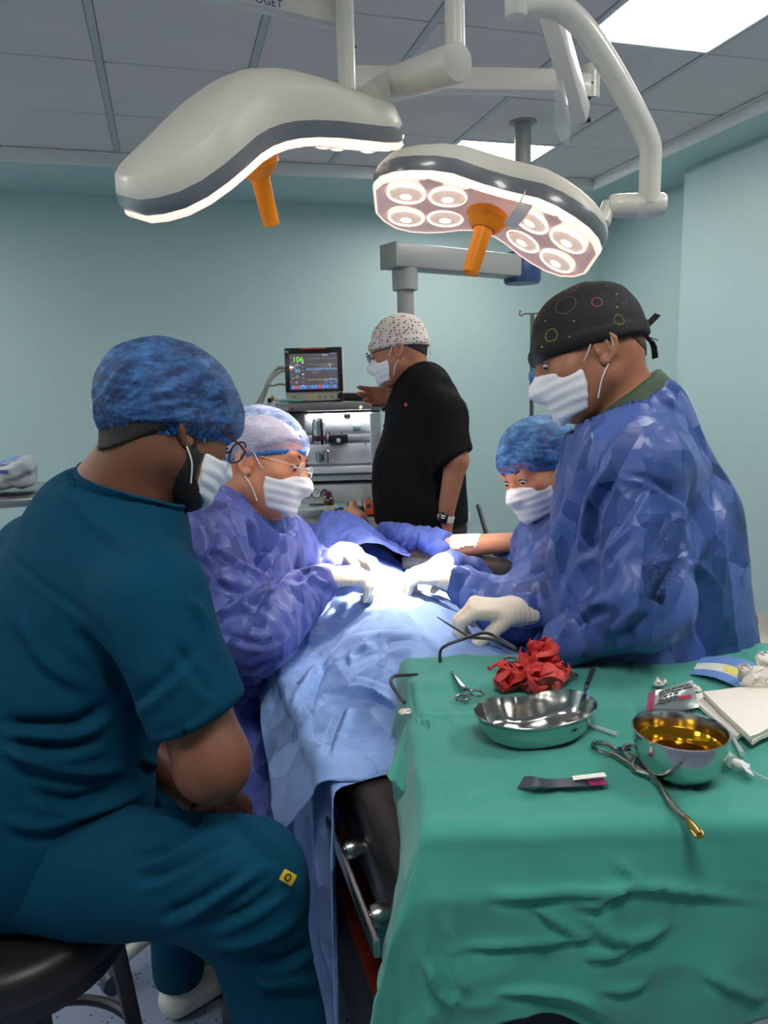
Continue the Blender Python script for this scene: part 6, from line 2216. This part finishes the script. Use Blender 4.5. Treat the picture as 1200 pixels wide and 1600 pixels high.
# ------------------------------------------------------------------ E: assistant bending in behind the standing man
t = thing('person', 'assistant in bright blue bouffant cap and gown, half hidden behind the standing man', 'person', pix(890, 1080, 2.0) * V(1, 1, 0))
neck, pel = pix(886, 822, 2.00), pix(905, 1100, 2.06)
shL, shR = pix(905, 868, 1.88), pix(846, 852, 2.20)
elL, wrL = pix(800, 952, 1.80), pix(708, 904, 1.88)
elR, wrR = pix(770, 912, 2.16), pix(694, 882, 2.01)
H = Head(pix(842, 738, 1.97), head_frame(ivec(-.78, -.40, -.48), ivec(-.28, .92, -.1)), 1.0)
f = Field(.025)
torso(f, neck, pel, shL, shR, 0, 1, 1, .9)
f.cap(H.w(0, -.026, -.045), neck, .054, .060, k=.03)
H.skull(f)
H.face(f)
f.cap(shL, elL, .046, .040).cap(elL, wrL, .040, .029).cap(shR, elR, .046, .040).cap(elR, wrR, .040, .029)
for hp, kn in ((V(1.0, 1.62, .58), V(.86, 1.66, .50)), (V(1.02, 1.80, .58), V(.87, 1.86, .50))):
    an = V(kn[0] + .01, kn[1], .09)
    f.cap(hp, kn, .080, .055).cap(kn, an, .052, .038).cap(an - V(0, 0, .04), an + V(-.06, 0, -.045), .036, .03)
part('body', sculpt(f, .0066, smooth=2), 'skin_light', t, smooth=180)
H.eyes(t, (0, 1, -.45))
H.ears(t, 'skin_light')
H.hair(t, 'hair_dark', (.07, .045), (-.11, -.06), .005)
H.bouffant(t, 'cap_film', 'elastic_blue', (.100, .036), (-.108, -.025), (.092, .118, .095), (0, -.022, .046))
H.mask(t, drop=.004)
f3 = Field(.045)
torso(f3, neck, pel, shL, shR, .030, 1.1, 1.1, .92)
f3.cap(shL, elL, .074, .070, k=.05).cap(elL, wrL + unit(elL - wrL) * .03, .066, .046, k=.03)
f3.cap(shR, elR, .072, .066, k=.05).cap(elR, wrR + unit(elR - wrR) * .03, .060, .044, k=.03)
f3.cap(pel, V(pel[0] + .02, pel[1], .35), .17, .19, k=.07)
g3 = lambda p, cull=False: np.maximum(f3(p, cull), -(p[:, 2] - .28))
part('surgical_gown', sculpt(g3, .0075, lo=f3.bounds()[0], hi=f3.bounds()[1], smooth=3, fold=folds(.0125, (1, 1, .65), 33.0, 10.0, .7)), 'gown_blue', t, smooth=180)
for kx, ky in ((.87, 1.66), (.88, 1.86)):
    shoe(t, V(kx + .08, ky, 0), V(kx - .12, ky, 0), 'clog_white')
glove(t, wrL, ivec(-.95, .10, .20), ivec(.1, .3, .95), True, elL - wrL, curl=((28, 34, 20), (32, 36, 20), (36, 38, 20), (40, 38, 20)), s=1.03)
glove(t, wrR, ivec(-.85, -.2, -.4), ivec(.4, .1, -.9), False, elR - wrR, curl=((35, 38, 20), (38, 40, 20), (42, 42, 20), (46, 42, 20)), s=1.0, h=.0042)

# ------------------------------------------------------------------ C: man in black scrubs at the anaesthesia machine
t = thing('person', 'man in black scrubs with white patterned cap standing at the anaesthesia machine', 'person', pix(662, 830, 2.87) * V(1, 1, 0))
neck, pel = pix(664, 600, 2.87), pix(664, 838, 2.87)
shL, shR = pix(698, 648, 2.70), pix(662, 638, 3.05)
elL, wrL = pix(713, 720, 2.66), pix(694, 814, 2.70)
elR, wrR = pix(630, 690, 3.12), pix(622, 617, 2.98)
H = Head(pix(622, 552, 2.87), head_frame(ivec(-.95, -.22, .18), ivec(-.24, .96, 0)), 1.02)
f = Field(.025)
torso(f, neck, pel, shL, shR)
f.cap(H.w(0, -.026, -.045), neck, .057, .066, k=.03)
H.skull(f)
H.face(f)
f.cap(shL, elL, .048, .042).cap(elL, wrL, .042, .029).cap(shR, elR, .048, .040).cap(elR, wrR, .040, .029)
hand(f, wrL, ivec(-.15, -.95, 0), ivec(-.9, .1, .2), True, s=1.05)
hand(f, wrR, ivec(-.95, -.12, -.1), ivec(-.25, .95, 0), False, curl=((15, 15, 10), (22, 20, 10), (30, 24, 12), (38, 28, 12)), thumb=(.35, .92, -.1), tbend=5, s=1.05, spread=.16)
side = unit(shR - shL)
for s in (-1, 1):
    hp = pel + side * s * .09 - V(0, 0, .03)
    kn, an = V(hp[0], hp[1], .48), V(hp[0], hp[1], .09)
    f.cap(hp, kn, .085, .055).cap(kn, an, .053, .038).cap(an - V(0, 0, .04), an + V(-.13, 0, -.045), .036, .03)
part('body', sculpt(f, .0060, smooth=1), 'skin_tan', t, smooth=180)
H.eyes(t, (0, 1, -.5))
H.ears(t, 'skin_tan')
H.hair(t, 'hair_dark', (.02, .05), (-.115, -.050), .003, nape=.058)
H.mask(t, drop=.002)
glasses(t, H, 'frame_black', .021, .116, .0017)
# white cap with rows of dark and red dashes
cm = bpy.data.materials.new('dash_print')
cm.use_nodes = True
N = NT(cm)
pb_ = N.n['Principled BSDF']
pb_.inputs['Roughness'].default_value = 0.8
tc = N.add('ShaderNodeTexCoord')
mp = N.add('ShaderNodeMapping')
mp.inputs['Scale'].default_value = (62, 62, 95)
N.link(tc.outputs['Object'], mp.inputs[0])
vz = N.add('ShaderNodeTexVoronoi', i_Scale=1.0, i_Randomness=0.55)
N.link(mp.outputs[0], vz.inputs['Vector'])
nz = N.add('ShaderNodeTexNoise', i_Scale=30.0)
N.link(tc.outputs['Object'], nz.inputs['Vector'])
ink = N.mix(N.math('GREATER_THAN', nz.outputs[0], .52), srgb(96, 70, 66), srgb(170, 62, 60))
N.link(N.mix(N.math('LESS_THAN', vz.outputs['Distance'], .30), srgb(214, 206, 198), ink), pb_.inputs['Base Color'])
H.tied_cap(t, cm, (.098, .030), (-.112, .002), .010, top=.012, h=.005)
kb = H.w(0.0, -.115, .012)
for q in (1, -1):
    part('tie_end', ribbon(smooth_path([kb, kb - H.R[:, 1] * .010 - H.R[:, 2] * .02 + H.R[:, 0] * q * .01, kb - H.R[:, 1] * .004 - H.R[:, 2] * .05 + H.R[:, 0] * q * .014], 8), .014, .002, H.R[:, 0]), cm, t)
# scrub top with short sleeves
fwd = ivec(-1, 0, .2) * V(1, 1, 0)
f3 = Field(.04)
torso(f3, neck, pel, shL, shR, .024, 1.1, 1.35, 1.0)
f3.cap(neck * .45 + pel * .55 + fwd * .055, pel * .85 + neck * .15 + fwd * .06, .12, .125, k=.08)
f3.cap(pel + V(0, 0, .10), pel + V(0, 0, .02), .155, .16, k=.05, flat=(side, .95))
ud = unit(elL - shL)
f3.cap(shL, elL + ud * .02, .068, .076, k=.05)
f3.cap(shR, elR, .066, .068, k=.05)
cutn = unit(ud + ivec(.1, -.1, 0))


def g3(p, cull=False):
    d = f3(p, cull)
    nearL = np.linalg.norm((p - elL) - np.outer((p - elL) @ ud, ud), axis=1) < .10
    d = np.where(nearL & (((p - shL) @ side) < .03), np.maximum(d, (p - (elL - ud * .005)) @ cutn), d)
    d = np.maximum(d, .070 - np.linalg.norm(p - neck - ivec(-.15, .5, 0) * .035, axis=1))
    return np.maximum(d, (pel[2] + .055) - p[:, 2])


part('scrub_top', sculpt(g3, .0075, lo=f3.bounds()[0], hi=f3.bounds()[1], smooth=3, fold=folds(.012, (1, 1, .6), 50.0, 8.0, .4)), 'scrub_black', t, smooth=180)
f4 = Field(.04)
f4.ell(pel + V(0, 0, .03), (.17, .17, .13))
for s in (-1, 1):
    hp = pel + side * s * .09 - V(0, 0, .03)
    f4.cap(hp, V(hp[0], hp[1], .48), .105, .085).cap(V(hp[0], hp[1], .48), V(hp[0], hp[1], .12), .085, .075)
part('trousers', sculpt(halfspace(f4, (V(0, 0, .08), (0, 0, -1))), .009, lo=f4.bounds()[0], hi=f4.bounds()[1], smooth=2, fold=folds(.007, (1, 1, .5), 60.0, 9.0, .2)), 'scrub_brown', t, smooth=180)
for s in (-1, 1):
    hp = pel + side * s * .09
    shoe(t, V(hp[0] + .06, hp[1], 0), V(hp[0] - .2, hp[1], 0), 'frame_black')
# watch
wd_ = unit(wrL - elL)
wc = wrL - wd_ * .012
wb = part('watch_strap', lathe([(.034, -.013), (.0355, -.008), (.0355, .008), (.034, .013)], wc, wd_, 26), 'strap_pale', t)
wn = unit(-FW + RT * -.25)
part('watch_case', box(wc + wn * .037, (.034, .040, .010), frame(wn, np.cross(wd_, wn)), .004), 'frame_black', wb)
mat('watch_digits', srgb(230, 230, 230), 0.5, emit=((1, 1, 1, 1), .6))
wcx = np.cross(wd_, wn)
for k in range(3):
    part('watch_digit', box(wc + wn * .0425 + wd_ * (-.008 + k * .008), (.016 - 4e-3 * (k == 1), .0022, .0008), frame(wn, wcx)), 'watch_digits', wb)
part('chest_emblem', box(pix(634, 632, 2.66), (.010, .012, .002), frame(-FW, RT)), 'red_print', t)

# ------------------------------------------------------------------ A: seated man in teal scrubs, back to the camera
t = thing('person', 'man in dark teal scrubs and blue bouffant cap seated on a black stool', 'person', V(-.28, 1.32, 0))
neck, pel = pix(182, 792, 1.30), V(-.28, 1.32, .755)
shR, shL = pix(250, 940, 1.15), pix(58, 872, 1.40)
elR, wrR = pix(332, 1192, 1.12), pix(340, 1228, 1.38)
elL, wrL = pix(165, 1120, 1.50), pix(325, 1262, 1.48)
hipR, knR = V(-.28, 1.24, .735), pix(378, 1380, 1.13)
anR = pix(452, 1640, 1.20)
hipL, knL = V(-.26, 1.42, .72), V(-.055, 1.66, .52)
heelL, toeL = pixz(252, 1600, 0), pixz(384, 1518, 0)
anL = V(heelL[0] + .05, heelL[1] + .03, .09)
H = Head(pix(268, 676, 1.30), head_frame(ivec(.68, -.32, .66), ivec(.20, .93, .25)), 1.02)
f = Field(.025)
torso(f, neck, pel, shL, shR)
f.cap(H.w(0, -.030, -.045), neck, .064, .072, k=.04)
f.cap(H.w(0, -.05, -.05), neck - ivec(.5, .2, 0) * .05, .05, .06, k=.04)
H.skull(f)
H.face(f)
f.cap(shL, elL, .050, .045).cap(elL, wrL, .045, .031).cap(shR, elR, .056, .054).cap(elR, wrR, .055, .035)
hand(f, wrR, ivec(.25, -.70, .65), ivec(-.9, .0, .2), False, s=1.0)
hand(f, wrL, ivec(.2, -.8, -.5), ivec(-.6, .2, .7), True, s=1.0)
f.cap(hipR, knR, .085, .060).cap(knR, anR, .058, .042).cap(hipL, knL, .085, .060).cap(knL, anL, .056, .040)
f.cap(anL - V(0, 0, .03), anL * .35 + toeL * .65 - V(0, 0, -.02), .036, .028)
f.cap(anR - V(0, 0, .03), anR + V(.12, .03, -.06), .036, .030)
part('body', sculpt(f, .0062, smooth=2), 'skin_brown', t, smooth=180)
H.eyes(t)
H.ears(t, 'skin_brown')
H.hair(t, 'hair_dark', (.01, .03), (-.115, -.085), .012, nape=.0705)
bf = Field(.02)
H.face(bf)
Hc = H


def beard(p, cull=False):
    q = Hc.loc(p)
    lim = np.maximum(q[:, 2] + .034 - np.clip(.02 - q[:, 1], 0, .03) * 2.0, -(q[:, 1] - .002) - .012 * np.clip((q[:, 2] + .06) / .04, 0, 1))
    return np.maximum(np.maximum(bf(p, cull) - .0050, lim), q[:, 1] - .032 - 1.5 * np.clip(-q[:, 2] - .075, 0, 1))


part('beard', sculpt(beard, .0040, lo=bf.bounds()[0], hi=bf.bounds()[1], fold=lambda v, n: .001 * noise3(v * 250)), 'hair_dark', t, smooth=180)
H.bouffant(t, 'cap_film_navy', 'elastic_blue', (.100, .018), (-.110, -.050), (.104, .130, .104), (0, -.016, .046), h=.0045, amp=.005)
H.mask(t, drop=.012)
glasses(t, H, 'frame_red', .022, .120, .0018)
# top
f3 = Field(.045)
up_ = unit(neck - pel)
torso(f3, neck, pel, shL, shR, .024, 1.15, 1.25, 1.02)
bk_ = -np.cross(up_, unit(shR - shL))
f3.cap(neck * .6 + pel * .4 + bk_ * .02, pel + V(0, 0, .06) + bk_ * .03, .135, .165, k=.07)
f3.cap(pel + V(0, 0, .12), pel + V(.02, -.02, .0), .17, .175, k=.06)
udR = unit(elR - shR)
f3.cap(shR, elR - udR * .02, .078, .080, k=.06)
f3.cap(shL, elL, .076, .076, k=.05)
cutn = ivec(.46, -.89, 0)
cpt = pix(290, 1132, 1.12)
ncol = unit(H.w(0, -.03, -.06) - neck + ivec(.2, .1, 0) * .03)


def g3(p, cull=False):
    d = f3(p, cull)
    rad_ = np.linalg.norm((p - shR) - np.outer((p - shR) @ udR, udR), axis=1)
    nearR = (rad_ < .125) & ((p - shR) @ udR > .10) & ((p - (shR + elR) / 2) @ ivec(1, 0, -.4) > -.075)
    d = np.where(nearR, np.maximum(d, (p - cpt) @ cutn), d)
    ax_d = (p - neck) @ ncol
    rr = np.linalg.norm((p - neck) - np.outer(ax_d, ncol), axis=1)
    d = np.maximum(d, .088 - rr - 10 * np.clip(-ax_d - .05, 0, 1))
    return np.maximum(d, (pel[2] - .085 + .25 * (p[:, 0] - pel[0]) * 0) - p[:, 2])


part('scrub_top', sculpt(g3, .0066, lo=f3.bounds()[0], hi=f3.bounds()[1], smooth=4, fold=folds(.0085, (1.0, 1.0, 1.3), 70.0, 5.5, .12, lines=[([(0, 850), (60, 908), (150, 978)], -0.0064, 5), ([(0, 1126), (60, 1131), (120, 1128), (172, 1098)], -0.0256, 9), ([(20, 1158), (90, 1166), (165, 1150)], -0.0192, 9), ([(0, 1165), (60, 1192), (130, 1204), (200, 1200)], 0.0160, 9), ([(50, 1235), (110, 1250), (190, 1230)], -0.0176, 9), ([(0, 1278), (70, 1290), (150, 1265), (225, 1235)], 0.0160, 10), ([(60, 1365), (130, 1345), (192, 1310)], 0.0160, 9), ([(30, 960), (70, 1030), (150, 1080)], 0.0128, 12), ([(110, 985), (165, 1035), (190, 1090)], -0.0160, 10), ([(200, 1105), (260, 1060), (300, 1010)], -0.0096, 9), ([(300, 930), (325, 985), (332, 1040)], 0.0128, 8), ([(270, 1000), (310, 1060), (330, 1090)], -0.0096, 8), ([(232, 1150), (290, 1130), (345, 1085)], -0.0048, 4), ([(215, 1180), (250, 1200), (280, 1190)], 0.0128, 7), ([(100, 760), (150, 820), (240, 860)], 0.0064, 10)])), 'scrub_teal', t, smooth=180)
# collar band
ring = []
F_ = frame(ncol)
for a in np.linspace(0, 2 * np.pi, 60):
    dirv = F_[:, 0] * math.cos(a) + F_[:, 1] * math.sin(a)
    lo_, hi_ = -.12, .12
    pts = neck + dirv * .090 + np.outer(np.linspace(.10, -.12, 60), ncol)
    dv = f3(pts)
    kx = np.flatnonzero(dv < 0)
    ring.append(pts[kx[0]] if len(kx) else pts[-1])
ring = np.array(ring)
for _ in range(3):
    ring[1:-1] = (ring[:-2] + ring[1:-1] * 2 + ring[2:]) / 4
part('collar', ribbon(ring, .022, .006, ncol * .4 + unit(ring - neck) * .8), 'scrub_teal', t, smooth=60)
# trousers
f4 = Field(.05)
f4.ell(pel + V(0, 0, .0), (.175, .18, .12))
f4.cap(hipR, knR, .112, .088).cap(knR, anR, .084, .062).cap(hipL, knL, .11, .085).cap(knL, V(anL[0], anL[1], .11), .078, .060)
g4 = halfspace(f4, (V(0, 0, .085), (0, 0, -1)))
part('trousers', sculpt(g4, .0070, lo=f4.bounds()[0], hi=f4.bounds()[1], smooth=3, fold=folds(.0075, (.8, 1.2, 1.2), 82.0, 6.0, .15, lines=[([(205, 1345), (260, 1325), (310, 1290)], -0.0135, 7), ([(210, 1378), (270, 1360), (320, 1330), (360, 1310)], -0.0135, 8), ([(245, 1436), (310, 1405), (380, 1360)], -0.0150, 8), ([(295, 1438), (350, 1400), (420, 1350)], 0.0135, 8), ([(320, 1450), (390, 1420), (450, 1370)], -0.0135, 8), ([(330, 1480), (400, 1470), (470, 1430)], 0.0135, 9), ([(210, 1281), (260, 1284), (307, 1294)], 0.0090, 5), ([(307, 1294), (313, 1278), (330, 1275)], -0.0105, 5), ([(400, 1500), (440, 1500), (490, 1470)], -0.0135, 8), ([(400, 1540), (450, 1535), (500, 1540)], 0.0120, 9), ([(360, 1270), (400, 1300), (440, 1340)], 0.0120, 9)])), 'scrub_teal', t, smooth=180)
sh_ = shoe(t, heelL, toeL, 'clog_white')
part('shoe_mark', merge(torus(heelL * .3 + toeL * .7 + V(0, 0, .0755), .010, .0012, (0, 0, 1), 16, 5, sx=1.4, xdir=unit(toeL - heelL)), tube([heelL * .36 + toeL * .64 + V(-.012, -.01, .076), heelL * .30 + toeL * .70 + V(.012, .012, .076)], .0011, 5)), 'blue_ink', sh_)
shoe(t, V(anR[0] - .05, anR[1], .0) , V(anR[0] + .2, anR[1] + .05, .0), 'clog_white', z=.25)
mat('badge_yellow', srgb(222, 184, 40), 0.5)
bdg = part('leg_badge', box(pix(450, 1371, 1.06), (.016, .022, .003), frame(ivec(.35, .1, -.9), ivec(.6, .8, 0)), .001), 'badge_yellow', t)
part('badge_ring', torus(pix(450, 1371, 1.056), .0045, .0010, ivec(.35, .1, -.9), 16, 5), 'frame_black', bdg)

# ------------------------------------------------------------------ stools
st = thing('black_stool', 'round black stool under the man in teal scrubs', 'stool', V(-.31, 1.27, 0))
sc_ = V(-.31, 1.25, .055)
part('seat', lathe([(0, .600), (.165, .600), (.183, .590), (.190, .570), (.188, .545), (.178, .535), (0, .532)], sc_, (0, 0, 1), 48), 'stool_black', st, smooth=50)
part('seat_ring', lathe([(.16, .535), (.176, .535), (.176, .505), (.16, .505)], sc_, (0, 0, 1), 40), 'base_black', st)
for k in range(4):
    a = math.radians(20 + 90 * k)
    d = V(math.cos(a), math.sin(a), 0)
    lg = part('leg', beam(sc_ + d * .145 + V(0, 0, .535), sc_ + d * .20 + V(0, 0, -.045), .028, .028, .004), 'base_black', st)
    part('foot_cap', cyl(sc_ + d * .20 - V(0, 0, .055), sc_ + d * .20 - V(0, 0, .035), .018, n=14), 'rubber', lg)
part('foot_ring', torus(sc_ + V(0, 0, .24), .176, .010, (0, 0, 1), 48, 8), 'base_black', st)

st = thing('surgeon_stool', 'white wheeled stool of the elderly surgeon, one foot visible behind the black stool', 'stool', V(.03, 1.85, 0))
sc_ = V(.03, 1.87, 0)
part('seat', lathe([(0, .53), (.16, .53), (.175, .52), (.18, .50), (.17, .475), (0, .47)], sc_, (0, 0, 1), 36), 'stool_black', st)
part('gas_column', merge(cyl(sc_ + V(0, 0, .08), sc_ + V(0, 0, .30), .028, n=18), cyl(sc_ + V(0, 0, .30), sc_ + V(0, 0, .47), .018, n=18)), 'steel', st)
for k in range(5):
    a = math.radians(200 + 72 * k)
    d = V(math.cos(a), math.sin(a), 0)
    lg = part('foot', tube(smooth_path([sc_ + V(0, 0, .12), sc_ + d * .15 + V(0, 0, .115), sc_ + d * .28 + V(0, 0, .065)], 10), [.024, .023, .022, .022, .021, .020, .019, .018, .017, .016][:10], 10), 'clog_white', st)
    cc = sc_ + d * .29 + V(0, 0, .030)
    part('caster', lathe([(0, -.022), (.026, -.022), (.030, -.012), (.030, .012), (.026, .022), (0, .022)], cc, np.cross(d, V(0, 0, 1)), 20), 'dark_grey_plastic', lg)

# cautery pencil held in the right glove and its cable
pn_ = thing('cautery_pencil', 'dark cautery pencil with cable held in the gloved hand at the drape', 'surgical instrument', pix(720, 1000, 1.52))
part('pencil', tube([pix(683, 964, 1.53), pix(705, 978, 1.515), pix(735, 996, 1.50)], [.0012, .0022, .0028], 8), 'black_cable', pn_)
part('cable', tube(smooth_path([pix(735, 996, 1.50), pix(775, 1000, 1.46), pix(806, 1014, 1.38), pix(780, 998, 1.46), pix(757, 989, 1.49), pix(725, 998, 1.46), pix(698, 1008, 1.44), pix(688, 1018, 1.45), pix(688, 1040, 1.46)], 70), .0032, 8), 'black_cable', pn_)
single('suction_cable', tube(smooth_path([pix(652, 1054, 1.40), pix(618, 1056, 1.36), pix(611, 1066, 1.30), pix(622, 1085, 1.27), pix(632, 1098, 1.24)], 24), .0034, 8), 'black_cable', 'short loop of dark cable on the drape left of the green table', 'cable')
